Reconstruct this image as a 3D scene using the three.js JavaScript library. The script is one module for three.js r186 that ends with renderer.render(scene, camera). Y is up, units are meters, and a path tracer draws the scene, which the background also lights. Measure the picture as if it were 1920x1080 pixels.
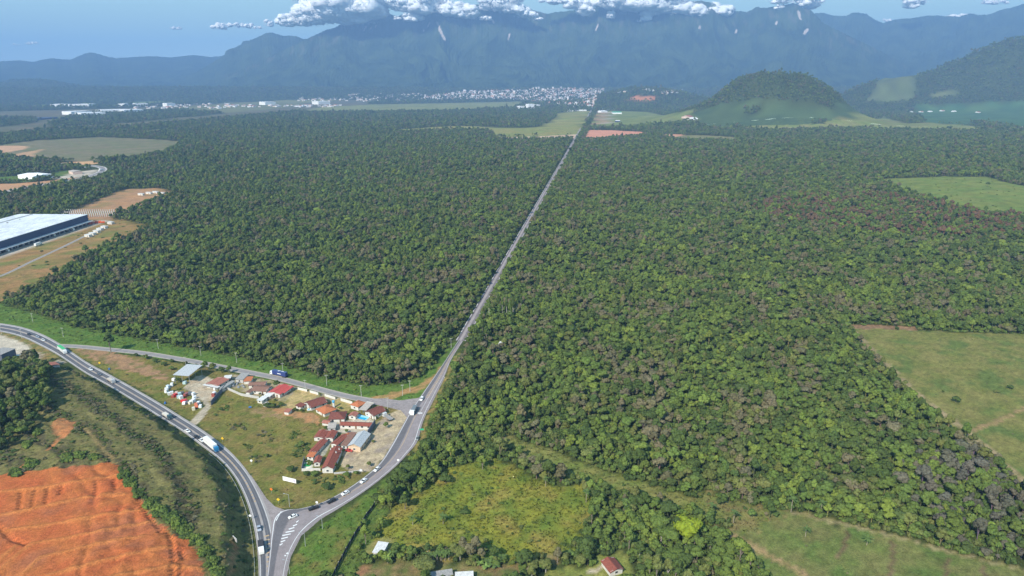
import * as THREE from 'three';
import { createNoise2D, createNoise3D } from 'simplex-noise';
import { mergeGeometries } from 'three/addons/utils/BufferGeometryUtils.js';

// ---------------------------------------------------------------- camera, sky, sun, exposure
const scene = new THREE.Scene();
const HC = 210, FPX = 1280, PITCH = Math.atan(390 / FPX);           // flying height in metres, focal length and tilt measured from the straight road
const camera = new THREE.PerspectiveCamera(2 * Math.atan(540 / FPX) * 180 / Math.PI, 16 / 9, 1, 60000);
camera.position.set(0, HC, 0);
camera.rotation.set(-PITCH, 0, 0);
const renderer = new THREE.WebGLRenderer();
renderer.toneMapping = THREE.LinearToneMapping;
renderer.toneMappingExposure = 1.5;
renderer.shadowMap.enabled = true;

const SUN_AZ = 30 * Math.PI / 180, SUN_EL = 40 * Math.PI / 180;     // shadows fall away from the camera and to the right
const sunDir = new THREE.Vector3(-Math.sin(SUN_AZ) * Math.cos(SUN_EL), Math.sin(SUN_EL), Math.cos(SUN_AZ) * Math.cos(SUN_EL));
const sun = new THREE.DirectionalLight(new THREE.Color().setRGB(1, 0.95, 0.86), 4.6);
sun.name = 'sun';
sun.position.copy(sunDir).multiplyScalar(3000);
sun.castShadow = true;
Object.assign(sun.shadow.camera, { left: -3000, right: 3000, top: 3000, bottom: -3000, near: 10, far: 9000 });
scene.add(sun, sun.target);

{ // clear blue sky, paler towards the horizon, the same all round
  const W = 512, Hh = 256, d = new Float32Array(W * Hh * 4);
  for (let j = 0; j < Hh; j++) {
    const el = ((j + 0.5) / Hh - 0.5) * Math.PI, k = Math.pow(Math.max(0, Math.sin(el)), 0.5), low = 0.62 * Math.exp(-Math.max(0, el) / 0.045);
    for (let i = 0; i < W; i++) {
      const az = ((i + 0.5) / W - 0.5) * 2 * Math.PI;
      const dir = [Math.cos(az) * Math.cos(el), Math.sin(el), Math.sin(az) * Math.cos(el)];
      const c = Math.max(0, dir[0] * sunDir.x + dir[1] * sunDir.y + dir[2] * sunDir.z), glow = 0.35 * Math.pow(c, 12);
      const o = (j * W + i) * 4;
      d[o] = 0.62 + (0.06 - 0.62) * k + glow + low; d[o + 1] = 0.98 + (0.18 - 0.98) * k + glow * 0.95 + low * 0.95; d[o + 2] = 0.86 + (0.40 - 0.86) * k + glow * 0.85 + low * 0.7; d[o + 3] = 1;
    }
  }
  const t = new THREE.DataTexture(d, W, Hh, THREE.RGBAFormat, THREE.FloatType);
  t.mapping = THREE.EquirectangularReflectionMapping; t.magFilter = THREE.LinearFilter; t.needsUpdate = true;
  scene.background = t; scene.environment = t;
}
scene.fog = new THREE.FogExp2(new THREE.Color().setRGB(0.30, 0.53, 0.95), 0.000103);

// ---------------------------------------------------------------- helpers
let seedState = 12345;
const rnd = () => { seedState = (seedState + 0x6d2b79f5) | 0; let t = Math.imul(seedState ^ (seedState >>> 15), 1 | seedState); t = (t + Math.imul(t ^ (t >>> 7), 61 | t)) ^ t; return ((t ^ (t >>> 14)) >>> 0) / 4294967296; };
const rr = (a, b) => a + (b - a) * rnd();
const pick = (a) => a[Math.floor(rnd() * a.length)];
const n2 = createNoise2D(rnd), n3 = createNoise3D(rnd);
const fbm = (x, y, o = 4) => { let s = 0, a = 0.5; for (let i = 0; i < o; i++) { s += a * n2(x, y); x *= 2.03; y *= 2.03; a *= 0.5; } return s; };
const clamp = (x, a = 0, b = 1) => Math.min(b, Math.max(a, x));
const ss = (a, b, x) => { const t = clamp((x - a) / (b - a)); return t * t * (3 - 2 * t); };
const lerp = (a, b, t) => a + (b - a) * t;
const mixc = (a, b, t) => [lerp(a[0], b[0], t), lerp(a[1], b[1], t), lerp(a[2], b[2], t)];
const V3 = THREE.Vector3;
const taken = new Map();
function numbered(name) { const n = taken.get(name) ?? 0; taken.set(name, n + 1); return n ? `${name}_${String(n).padStart(3, '0')}` : name; }
function tag(o, label, category, group, kind) { if (label) o.userData.label = label; if (category) o.userData.category = category; if (group) o.userData.group = group; if (kind) o.userData.kind = kind; return o; }
function lit(m) { m.castShadow = true; m.receiveShadow = true; return m; }
function thing(name, label, category, x, y, z, turn = 0, group) { const o = new THREE.Group(); o.name = numbered(name); o.position.set(x, y, z); o.rotation.y = turn; scene.add(o); return tag(o, label, category, group); }
function part(name, geo, mat, parent) { const m = lit(new THREE.Mesh(geo, mat)); m.name = name; parent.add(m); return m; }
function solo(name, geo, mat, label, category, group, kind) { const m = lit(new THREE.Mesh(geo, mat)); m.name = numbered(name); scene.add(m); return tag(m, label, category, group, kind); }
const mat = (r, g, b, rough = 0.9, extra = {}) => new THREE.MeshPhysicalMaterial({ color: new THREE.Color().setRGB(r, g, b), roughness: rough, specularIntensity: 0.5, ...extra });
const box = (w, h, d, x = 0, y = 0, z = 0) => new THREE.BoxGeometry(w, h, d).translate(x, y, z);
function tri(verts, uvs) { const g = new THREE.BufferGeometry(); g.setAttribute('position', new THREE.Float32BufferAttribute(verts, 3)); g.setAttribute('uv', new THREE.Float32BufferAttribute(uvs ?? new Array(verts.length / 3 * 2).fill(0), 2)); g.computeVertexNormals(); return g; }
const quadGeo = (a, b, c, d) => tri([...a, ...b, ...c, ...a, ...c, ...d], [0, 0, 1, 0, 1, 1, 0, 0, 1, 1, 0, 1]);
function periodic(size, cells, seed) { // tileable value noise on a lattice
  let s = seed; const r = () => { s = (s * 1664525 + 1013904223) >>> 0; return s / 4294967296; };
  const L = Array.from({ length: cells * cells }, r), out = new Float32Array(size * size), sm = (t) => t * t * (3 - 2 * t);
  for (let y = 0; y < size; y++) for (let x = 0; x < size; x++) {
    const u = x / size * cells, v = y / size * cells, i = Math.floor(u), j = Math.floor(v), a = sm(u - i), b = sm(v - j), g = (p, q) => L[(q % cells) * cells + (p % cells)];
    out[y * size + x] = lerp(lerp(g(i, j), g(i + 1, j), a), lerp(g(i, j + 1), g(i + 1, j + 1), a), b);
  }
  return out;
}
function noiseTex(size, layers, lo, hi, tint = [1, 1, 1]) { // layers: [[cells, weight], ...]
  const acc = new Float32Array(size * size); let tot = 0;
  layers.forEach(([c, w], k) => { const p = periodic(size, c, 77 + k * 131 + c); for (let i = 0; i < acc.length; i++) acc[i] += w * p[i]; tot += w; });
  const d = new Uint8Array(size * size * 4);
  for (let i = 0; i < acc.length; i++) { const v = lerp(lo, hi, clamp((acc[i] / tot - 0.5) * 2 + 0.5)); for (let c = 0; c < 3; c++) d[i * 4 + c] = clamp(v * tint[c]) * 255; d[i * 4 + 3] = 255; }
  const t = new THREE.DataTexture(d, size, size); t.wrapS = t.wrapT = THREE.RepeatWrapping; t.magFilter = THREE.LinearFilter; t.needsUpdate = true; return t;
}

// where a ray through a place measured on the photograph (1920 x 1080) meets the height h, or the terrain
const SP = Math.sin(PITCH), CP = Math.cos(PITCH);
function ray(px, py) { const x = (px - 960) / FPX, y = (540 - py) / FPX; return [x, -SP + y * CP, -CP - y * SP]; }
function at(px, py, h = 0) { const d = ray(px, py), t = (h - HC) / d[1]; return [d[0] * t, h, d[2] * t]; }
function toPx(x, y, z) { const vy = y - HC, w = -vy * SP - z * CP, u = vy * CP - z * SP; return [960 + FPX * x / w, 540 - FPX * u / w, w]; }
function onGround(px, py) { // march the ray down to the terrain
  const d = ray(px, py); if (d[1] > -0.012) return at(px, py, 0);
  const t1 = (-2 - HC) / d[1], t0 = t1 > 1500 ? 1500 : (60 - HC) / d[1];
  let prev = t0;
  for (let i = 1; i <= 200; i++) {
    const t = lerp(t0, t1, i / 200), y = HC + d[1] * t;
    if (y <= hgt(d[0] * t, d[2] * t)) { let a = prev, b = t; for (let k = 0; k < 14; k++) { const m = (a + b) / 2; if (HC + d[1] * m <= hgt(d[0] * m, d[2] * m)) b = m; else a = m; } return [d[0] * b, HC + d[1] * b, d[2] * b]; }
    prev = t;
  }
  return at(px, py, 0);
}
const inPoly = (p, x, z) => { let c = false; for (let i = 0, j = p.length - 1; i < p.length; j = i++) { const a = p[i], b = p[j]; if ((a[1] > z) !== (b[1] > z) && x < (b[0] - a[0]) * (z - a[1]) / (b[1] - a[1]) + a[0]) c = !c; } return c; };
function nearLine(line, x, z) { // [distance, side (+ left of travel), length along]
  let best = 1e9, side = 0, along = 0, s = 0;
  for (let i = 0; i + 1 < line.length; i++) {
    const [ax, az] = line[i], [bx, bz] = line[i + 1], dx = bx - ax, dz = bz - az, L = dx * dx + dz * dz, len = Math.sqrt(L), t = clamp(((x - ax) * dx + (z - az) * dz) / L), ex = x - ax - dx * t, ez = z - az - dz * t, d = Math.hypot(ex, ez);
    if (d < best) { best = d; side = Math.sign(ex * dz - ez * dx); along = s + t * len; }
    s += len;
  }
  return [best, side, along];
}
const flat = (pts, h = 0) => pts.map(([px, py, hh]) => { const p = at(px, py, hh ?? h); return [p[0], p[2]]; });
function smoothLine(pts, step = 3) { // resample a ground polyline
  const c = new THREE.CatmullRomCurve3(pts.map(([x, z]) => new V3(x, 0, z)), false, 'centripetal');
  return c.getSpacedPoints(Math.max(2, Math.round(c.getLength() / step))).map((p) => [p.x, p.z]);
}

// ---------------------------------------------------------------- roads, as ground lines
const hwyLeft = smoothLine(flat([[-160, 600], [0, 622], [40, 632], [75, 648], [105, 664], [130, 680], [160, 700], [200, 722], [250, 752], [300, 783], [340, 808], [380, 838], [415, 865], [440, 895], [458, 930], [470, 965], [478, 1000], [483, 1040], [485, 1080], [482, 1180]]));
const hwyRight = smoothLine(flat([[-160, 588], [0, 606], [40, 613], [80, 627], [110, 643], [135, 660], [165, 680], [200, 699], [250, 727], [300, 756], [340, 781], [375, 803], [410, 828], [440, 855], [465, 885], [483, 915], [497, 945], [508, 975], [515, 1010], [518, 1045], [517, 1080], [510, 1180]]));
const branchL = smoothLine(flat([[500, 1085], [505, 1040], [508, 1000], [514, 968], [530, 957], [560, 954.5], [600, 944], [640, 924], [680, 897], [711, 870], [735, 833], [757, 794], [770, 771], [800, 727], [825, 691], [860, 638]]));
const branchR = smoothLine(flat([[534, 1085], [540, 1055], [552, 1025], [572, 997], [600, 975], [630, 957], [670, 931], [710, 902], [745, 872], [768, 847], [781, 831], [794, 789], [815, 743], [834, 705], [846, 675], [868, 640]]));
const P0 = at(864, 639), P1 = at(1118, 190);
const far0 = [P0[0], P0[2]], far1 = [P1[0], P1[2]];
const straight = [far0, far1];
const side = smoothLine(flat([[105, 648], [150, 650], [200, 655], [260, 661], [330, 672], [400, 685], [460, 697], [520, 709], [570, 722], [610, 733], [660, 745], [710, 753], [750, 755], [785, 752], [806, 738], [826, 706]]));
const farRoad = smoothLine(flat([[-60, 370], [0, 361], [60, 350], [120, 340], [165, 331], [186, 324], [193, 319], [190, 314], [175, 311], [140, 309], [100, 307]]), 12);

// ---------------------------------------------------------------- terrain
const HILLS = [ // px, py of the foot, distance beyond it, radius across, radius along, height
  { x: 0, z: 0, rx: 1, rz: 1, h: 0 },
].slice(1);
function addHill(px, depth, rx, rz, h, p = 1.15) { const d = ray(px, 150); HILLS.push({ x: d[0] / -d[2] * depth, z: -depth, rx, rz, h, p }); }
addHill(1462, 3700, 305, 400, 165, 1.7); addHill(1440, 3600, 520, 500, 62, 1.3); addHill(1370, 3550, 260, 300, 30); addHill(1240, 6000, 500, 450, 95); addHill(1180, 6300, 420, 380, 70);
addHill(1660, 5200, 330, 300, 175); addHill(1760, 5600, 600, 420, 150); addHill(2060, 5400, 860, 700, 600); addHill(1870, 5100, 520, 420, 190);
addHill(60, 8400, 420, 300, 90);
const terraceLines = [
  [[0, 922], [78, 914], [156, 901], [222, 889]], [[0, 966], [52, 956], [117, 941], [207, 927], [233, 927]], [[15, 994], [91, 984], [156, 971], [200, 963], [272, 954]],
  [[-10, 1076], [20, 1050], [57, 1020], [117, 1010], [195, 993], [288, 976]], [[38, 1081], [78, 1044], [130, 1033], [207, 1015], [267, 1005]], [[90, 1078], [156, 1062], [220, 1045], [319, 1025]],
  [[200, 1084], [285, 1067], [324, 1059], [375, 1066]], [[-20, 1060], [0, 1047], [30, 1024]], [[120, 1110], [210, 1098], [300, 1085], [360, 1090]],
];
const gullyLines = [[[41, 921], [37, 952]], [[67, 920], [60, 950]], [[91, 913], [86, 945]], [[117, 912], [113, 925]], [[181, 902], [181, 930]], [[215, 893], [215, 915]], [[260, 930], [268, 955]], [[273, 955], [283, 972], [299, 990], [299, 997]], [[315, 997], [322, 1015], [326, 1052]], [[338, 1028], [344, 1047]], [[324, 1060], [325, 1090]], [[340, 1060], [335, 1085]], [[0, 990], [20, 1010], [50, 1020]]];
let terr = null, gull = null;                                         // set once the hill has its height
function hgt(x, z) {
  const D = -z; let h = 0;
  if (x < -60 && x > -420 && D > 150 && D < 560) {
    const [d, s, along] = nearLine(hwyCoarse, x, z);
    if (s < 0) {
      const ramp = ss(205, 285, along);
      if (ramp > 0) {
        const w = d + 2.2 * n2(x / 23, z / 23);
        let f = 11 * ss(4.5, 15, w) + 4 * ss(14, 42, w) - 5 * ss(70, 190, w);
        const t = clamp((w - 15) / 50) * clamp((78 - w) / 10); // old contour terraces beside the cut
        f += t * 0.9 * Math.abs(Math.sin(w * 0.33 + 0.6 * n2(x / 40, z / 40))) + (0.35 - 0.27 * ss(55, 75, w)) * n2(x / 7, z / 7) * ss(5, 12, w);
        if (terr) {
          let b = 0, g = 0;
          for (const l of terr) { if (x > l.x0 && x < l.x1 && z > l.z0 && z < l.z1) { const q = nearLine(l.p, x, z)[0]; b = Math.max(b, 1 - ss(0.3, 1.7, q)); } }
          for (const l of gull) { if (x > l.x0 && x < l.x1 && z > l.z0 && z < l.z1) { const q = nearLine(l.p, x, z)[0]; g = Math.max(g, 1 - ss(0.3, 1.3, q)); } }
          f += 0.5 * b - 1.1 * g;
        }
        h += f * ramp;
      }
    }
  }
  if (D > 2600) for (const q of HILLS) { const u = ((x - q.x) / q.rx) ** 2 + ((z - q.z) / q.rz) ** 2; if (u < 6) h += q.h * Math.exp(-Math.pow(u, q.p)) * (1 + 0.12 * fbm(x / 160, z / 160)); }
  const r = Math.hypot(x, z);
  if (r > 6900) h += 120 * ss(7100, 8900, r);
  return h;
}
const hwyCoarse = hwyLeft.filter((_, i) => i % 3 === 0 || i === hwyLeft.length - 1);
const boxed = (list) => list.map((l) => { const p = l.map(([a, b]) => { const q = onGround(a, b); return [q[0], q[2]]; }); const xs = p.map((q) => q[0]), zs = p.map((q) => q[1]); return { p, x0: Math.min(...xs) - 3, x1: Math.max(...xs) + 3, z0: Math.min(...zs) - 3, z1: Math.max(...zs) + 3 }; });
{ const a = boxed(terraceLines), b = boxed(gullyLines); terr = a; gull = b; }

// ---------------------------------------------------------------- what covers the ground
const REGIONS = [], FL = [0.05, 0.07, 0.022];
function region(name, pts, c1, c2, scale, o = {}) {
  const p = pts.map(([a, b, h]) => { const q = h === undefined ? onGround(a, b) : at(a, b, h); return [q[0], q[2]]; });
  const xs = p.map((q) => q[0]), zs = p.map((q) => q[1]);
  REGIONS.push({ name, p, c1, c2, scale, x0: Math.min(...xs), x1: Math.max(...xs), z0: Math.min(...zs), z1: Math.max(...zs), wob: o.wob ?? 3, trees: o.trees ?? 0, scrub: o.scrub ?? 0, c3: o.c3, hill: o.hill });
}
const PAST = [0.115, 0.15, 0.038], PAST2 = [0.19, 0.165, 0.06], LUSH = [0.075, 0.15, 0.028], LUSH2 = [0.12, 0.18, 0.04], SOIL = [0.42, 0.2, 0.1], TAN = [0.42, 0.33, 0.2], TAN2 = [0.34, 0.22, 0.12], SCRUB = [0.11, 0.12, 0.045], SCRUB2 = [0.16, 0.12, 0.075];
// far plain, left
region('field', [[-100, 235], [-100, 213], [120, 205], [240, 203], [420, 192], [560, 190], [700, 186], [690, 196], [560, 212], [440, 222], [250, 238], [100, 242], [0, 252]], [0.11, 0.12, 0.06], [0.16, 0.13, 0.085], 300, { wob: 30 });
region('field', [[210, 244], [320, 236], [330, 241], [300, 249], [240, 250]], [0.17, 0.2, 0.06], [0.2, 0.22, 0.07], 200, { wob: 12 });
region('field', [[330, 202], [420, 194], [570, 191], [560, 198], [500, 205], [420, 212]], [0.2, 0.2, 0.08], [0.15, 0.16, 0.07], 200, { wob: 14 });
region('field', [[0, 272], [60, 264], [190, 257], [300, 262], [345, 266], [310, 285], [240, 297], [150, 304], [60, 298], [0, 292]], [0.15, 0.16, 0.075], [0.2, 0.17, 0.11], 140, { wob: 10 });
region('bare_soil', [[-60, 276], [0, 273], [40, 273], [56, 277], [20, 285], [-60, 292]], [0.55, 0.34, 0.22], [0.48, 0.3, 0.2], 60, { wob: 6 });
region('bare_soil', [[20, 290], [80, 280], [70, 285], [60, 297], [30, 297]], [0.5, 0.3, 0.18], [0.42, 0.28, 0.18], 60, { wob: 6 });
region('bare_soil', [[118, 304], [190, 302], [186, 307], [150, 309], [130, 309]], [0.6, 0.34, 0.18], [0.55, 0.36, 0.22], 60, { wob: 4 });
region('field', [[-100, 380], [0, 368], [90, 352], [150, 342], [190, 333], [192, 326], [170, 335], [120, 345], [60, 356], [0, 366], [-60, 374]], PAST, PAST2, 60, { wob: 6 });
region('bare_soil', [[-100, 368], [-100, 352], [0, 345], [60, 342], [110, 337], [160, 330], [120, 338], [60, 348], [0, 359]], [0.5, 0.27, 0.15], [0.42, 0.26, 0.16], 60, { wob: 4 });
region('paved_yard', [[100, 334], [140, 322], [180, 318], [186, 321], [165, 329], [120, 336]], [0.42, 0.38, 0.35], [0.5, 0.44, 0.4], 40, { wob: 3 });
region('field', [[-100, 345], [-100, 336], [0, 332], [100, 325], [120, 320], [160, 318], [110, 331], [50, 341]], PAST, LUSH, 60, { wob: 5 });
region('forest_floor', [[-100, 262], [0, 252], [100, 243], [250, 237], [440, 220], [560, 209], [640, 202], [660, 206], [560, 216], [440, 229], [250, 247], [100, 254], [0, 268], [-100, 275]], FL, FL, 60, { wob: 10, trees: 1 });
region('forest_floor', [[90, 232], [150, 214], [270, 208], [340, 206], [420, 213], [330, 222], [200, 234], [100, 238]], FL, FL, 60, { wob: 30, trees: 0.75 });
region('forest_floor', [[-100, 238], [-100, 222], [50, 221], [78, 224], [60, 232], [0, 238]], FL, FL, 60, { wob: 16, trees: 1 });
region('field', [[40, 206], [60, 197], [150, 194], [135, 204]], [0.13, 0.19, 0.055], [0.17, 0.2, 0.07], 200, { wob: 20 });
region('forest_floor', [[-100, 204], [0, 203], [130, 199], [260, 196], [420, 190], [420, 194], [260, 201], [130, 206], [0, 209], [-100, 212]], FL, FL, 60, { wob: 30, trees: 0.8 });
region('field', [[185, 199], [250, 191], [335, 189], [300, 195], [230, 201]], [0.12, 0.18, 0.05], [0.16, 0.19, 0.06], 200, { wob: 20 });
region('field', [[430, 193], [560, 186.5], [650, 187], [570, 193]], [0.18, 0.19, 0.07], [0.21, 0.2, 0.09], 200, { wob: 20 });
// warehouse ground
region('bare_soil', [[118, 402], [160, 385], [200, 368], [235, 354], [300, 353], [328, 364], [290, 378], [255, 391], [222, 399], [205, 418], [160, 415], [110, 408]], [0.42, 0.235, 0.12], [0.33, 0.2, 0.13], 50, { wob: 6, c3: [0.26, 0.19, 0.09] });
region('field', [[-120, 620], [-120, 510], [-60, 500], [0, 478], [100, 445], [160, 424], [215, 411], [270, 421], [274, 428], [250, 442], [190, 466], [150, 490], [110, 520], [50, 545], [0, 568]], [0.2, 0.16, 0.06], [0.33, 0.19, 0.09], 40, { wob: 6, c3: [0.16, 0.17, 0.05] });
region('paved_yard', [[-160, 540], [-160, 520], [0, 470], [60, 452], [160, 417], [190, 412], [205, 416], [150, 432], [60, 463], [0, 486], [-60, 506]], [0.46, 0.42, 0.4], [0.5, 0.46, 0.43], 40, { wob: 0.6 });
// far middle
region('field', [[560, 212], [600, 201], [700, 196], [850, 193], [975, 190], [982, 196], [960, 203], [850, 208], [760, 209], [640, 210]], [0.19, 0.22, 0.08], [0.24, 0.24, 0.1], 260, { wob: 20 });
region('field', [[690, 250], [760, 242], [860, 236], [960, 240], [1010, 238], [1040, 222], [1045, 212], [1085, 208], [1112, 208], [1098, 232], [1084, 252], [1000, 256], [930, 257], [915, 245], [860, 243]], [0.2, 0.23, 0.065], [0.27, 0.24, 0.085], 220, { wob: 12 });
region('bare_soil', [[925, 258], [1000, 256], [1080, 252], [1084, 259], [1040, 261], [980, 262], [930, 261]], [0.42, 0.28, 0.22], [0.6, 0.45, 0.36], 120, { wob: 6 });
region('field', [[1104, 240], [1118, 210], [1140, 207], [1220, 210], [1300, 211], [1360, 216], [1300, 226], [1230, 233], [1170, 238]], [0.15, 0.2, 0.055], [0.21, 0.22, 0.08], 160, { wob: 12 });
region('bare_soil', [[1113, 233], [1120, 210], [1138, 210], [1134, 232]], [0.36, 0.24, 0.15], [0.3, 0.22, 0.13], 100, { wob: 6 });
region('paved_yard', [[1136, 231], [1140, 210], [1144, 210], [1142, 231]], [0.4, 0.37, 0.36], [0.43, 0.4, 0.38], 60, { wob: 2 });
region('bare_soil', [[1093, 262], [1104, 244], [1140, 244], [1218, 248], [1200, 254], [1150, 258], [1120, 262]], [0.62, 0.28, 0.2], [0.55, 0.26, 0.19], 70, { wob: 6 });
region('bare_soil', [[1238, 257], [1250, 251], [1282, 252], [1280, 258]], [0.55, 0.27, 0.19], [0.5, 0.28, 0.2], 60, { wob: 8 });
region('field', [[1240, 261], [1290, 253], [1350, 255], [1385, 258], [1380, 264], [1300, 263]], [0.17, 0.18, 0.07], [0.23, 0.2, 0.1], 60, { wob: 6 });
// far right: plantation, hill skirts, green crop fields
region('crop_field', [[1300, 225], [1310, 205], [1400, 188], [1480, 190], [1560, 205], [1640, 218], [1620, 232], [1560, 240], [1480, 236], [1400, 238], [1330, 240]], [0.06, 0.095, 0.036], [0.08, 0.115, 0.042], 200, { wob: 14 });
region('field', [[1380, 238], [1500, 234], [1600, 222], [1660, 218], [1720, 228], [1840, 238], [1830, 246], [1720, 244], [1600, 240], [1450, 244]], [0.17, 0.22, 0.05], [0.24, 0.22, 0.09], 120, { wob: 14 });
region('crop_field', [[1690, 214], [1720, 196], [1800, 194], [1980, 193], [2050, 240], [1920, 244], [1830, 236], [1740, 230]], [0.06, 0.125, 0.048], [0.085, 0.145, 0.05], 220, { wob: 10 });
region('crop_field', [[1600, 188], [1640, 168], [1680, 162], [1715, 182], [1700, 190], [1650, 192]], [0.1, 0.13, 0.05], [0.12, 0.14, 0.06], 160, { wob: 16 });
region('field', [[1740, 182], [1760, 172], [1800, 172], [1790, 184]], [0.17, 0.18, 0.07], [0.12, 0.15, 0.06], 120, { wob: 12 });
for (const l of [[[1390, 213], [1399, 203], [1430, 197], [1433, 205], [1406, 215]], [[1520, 233], [1535, 224], [1550, 225], [1545, 233]], [[1655, 216], [1690, 205], [1722, 215], [1735, 230], [1700, 232], [1668, 224]], [[1818, 228], [1850, 230], [1930, 243], [1930, 250], [1850, 242]], [[1590, 196], [1610, 178], [1640, 164], [1665, 158], [1690, 162], [1660, 166], [1630, 182], [1610, 200]]]) region('forest_floor', l, FL, FL, 60, { wob: 10, trees: 1 });
region('field', [[1645, 336, 0], [1760, 331], [1850, 332], [1880, 340], [1990, 365], [1990, 410, 7], [1920, 397, 7], [1840, 391, 7], [1760, 371, 7], [1690, 352, 7]], [0.13, 0.19, 0.045], [0.19, 0.21, 0.06], 60, { wob: 7 });
region('field', [[1588, 616], [1640, 616], [1700, 619], [1800, 623], [1990, 627], [1990, 960], [1920, 897, 4], [1870, 850, 5], [1820, 815, 6], [1740, 752, 7], [1690, 705, 7], [1640, 658, 7]], [0.15, 0.165, 0.05], [0.2, 0.185, 0.07], 24, { wob: 1.6, c3: [0.11, 0.15, 0.045] });
region('dirt_track', [[1590, 609], [1650, 609], [1720, 613], [1722, 620], [1650, 616], [1592, 617]], [0.2, 0.13, 0.085], [0.3, 0.19, 0.12], 8, { wob: 2 });
region('dirt_track', [[1815, 805], [1860, 790], [1920, 762], [1990, 730], [1990, 738], [1920, 770], [1862, 798], [1822, 812]], [0.3, 0.2, 0.12], [0.22, 0.18, 0.08], 8, { wob: 1.2 });
region('dirt_track', [[1600, 622], [1606, 622], [1648, 662], [1690, 704], [1742, 752], [1820, 806], [1870, 850], [1925, 900], [1990, 955], [1980, 960], [1915, 902], [1862, 858], [1812, 814], [1738, 760], [1684, 710], [1640, 668]], [0.23, 0.2, 0.1], [0.31, 0.24, 0.16], 9, { wob: 1.0, c3: [0.17, 0.17, 0.06] });
region('bare_soil', [[1178, 187], [1194, 180], [1225, 182], [1236, 186], [1205, 191]], [0.5, 0.2, 0.1], [0.45, 0.22, 0.12], 60, { wob: 4 });
// bottom right paddocks
region('field', [[1350, 995], [1430, 958], [1470, 955], [1500, 968], [1600, 990], [1700, 1012], [1800, 1040], [1920, 1070], [2050, 1110], [2050, 1300], [1500, 1300], [1470, 1120], [1420, 1060], [1380, 1030]], [0.12, 0.155, 0.045], [0.17, 0.165, 0.065], 20, { wob: 1.4, c3: [0.1, 0.15, 0.04] });
region('dirt_track', [[1470, 956], [1500, 960], [1600, 983], [1700, 1008], [1800, 1036], [1920, 1066], [2000, 1090], [2000, 1098], [1920, 1073], [1800, 1043], [1700, 1015], [1600, 990], [1490, 966]], [0.29, 0.25, 0.15], [0.2, 0.19, 0.075], 7, { wob: 0.9 });
region('dirt_track', [[1340, 985], [1400, 1012], [1450, 1040], [1510, 1070], [1560, 1110], [1550, 1115], [1500, 1078], [1440, 1046], [1390, 1020], [1335, 992]], [0.32, 0.22, 0.13], [0.22, 0.18, 0.08], 8, { wob: 1.0 });
for (const [x0, y0, x1, y1] of [[1591, 996, 1574, 1046], [1674, 1015, 1672, 1080], [1778, 1046, 1772, 1090], [1842, 1062, 1850, 1090]]) region('dirt_track', [[x0 - 5, y0], [x0 + 5, y0], [x1 + 5, y1], [x1 - 5, y1]], [0.1, 0.085, 0.04], [0.17, 0.12, 0.075], 5, { wob: 0.3 });
region('meadow', [[1300, 925], [1330, 922], [1380, 940], [1440, 955], [1470, 968], [1400, 1000], [1340, 975]], [0.13, 0.16, 0.04], [0.22, 0.18, 0.08], 12, { wob: 3, scrub: 0.8, trees: 0.1 });
// the yellow meadow and the grassy trail
region('meadow', [[700, 1000], [735, 955], [790, 920], [840, 880], [905, 858], [950, 868], [1010, 900], [1080, 912], [1110, 930], [1100, 985], [1075, 1020], [1090, 1045], [1000, 1040], [960, 1052], [880, 1038], [820, 1045], [720, 1040]], [0.215, 0.215, 0.035], [0.12, 0.17, 0.03], 22, { wob: 4, scrub: 1, c3: [0.25, 0.21, 0.055] });
region('meadow', [[945, 812], [1000, 832], [1080, 862], [1160, 890], [1250, 918], [1330, 945], [1360, 975], [1300, 968], [1200, 935], [1120, 915], [1040, 890], [960, 850], [930, 830]], [0.14, 0.18, 0.045], [0.2, 0.19, 0.065], 16, { wob: 3, scrub: 0.6 });
region('meadow', [[800, 800], [830, 780], [850, 790], [900, 800], [950, 815], [935, 838], [900, 850], [860, 862], [800, 870], [778, 850]], [0.085, 0.15, 0.03], [0.12, 0.17, 0.04], 14, { wob: 3, scrub: 1, trees: 0.35 });
for (const [x, y, w, h] of [[318, 572, 34, 12], [520, 622, 36, 17], [660, 640, 22, 8], [930, 648, 26, 12], [150, 585, 30, 9], [1010, 690, 20, 8]]) region('meadow', [[x - w, y], [x - w * 0.5, y - h], [x + w * 0.4, y - h * 0.8], [x + w, y + h * 0.2], [x + w * 0.3, y + h], [x - w * 0.6, y + h * 0.8]], [0.12, 0.18, 0.035], [0.17, 0.2, 0.05], 12, { wob: 5, scrub: 0.8, trees: 0.25 });
region('bare_soil', [[630, 1090], [640, 1058], [668, 1045], [695, 1058], [690, 1090]], [0.3, 0.15, 0.09], [0.24, 0.16, 0.08], 8, { wob: 2 });
region('dirt_yard', [[720, 1052], [800, 1048], [900, 1058], [990, 1052], [1030, 1040], [1040, 1058], [980, 1072], [960, 1100], [640, 1110], [690, 1068]], [0.24, 0.17, 0.09], [0.1, 0.14, 0.04], 9, { wob: 3 });
region('lawn', [[1000, 1078], [1040, 1066], [1110, 1060], [1125, 1042], [1165, 1036], [1184, 1050], [1198, 1085], [1150, 1100], [1000, 1100]], [0.24, 0.24, 0.075], [0.16, 0.2, 0.05], 9, { wob: 1.5 });
region('dirt_yard', [[1104, 1072], [1128, 1056], [1134, 1062], [1122, 1072]], [0.42, 0.38, 0.33], [0.4, 0.34, 0.28], 5, { wob: 0.6 });
region('lawn', [[690, 1016], [712, 1008], [736, 1012], [744, 1028], [732, 1042], [700, 1050], [684, 1040]], [0.26, 0.22, 0.09], [0.14, 0.18, 0.05], 6, { wob: 0.8 });
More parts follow.
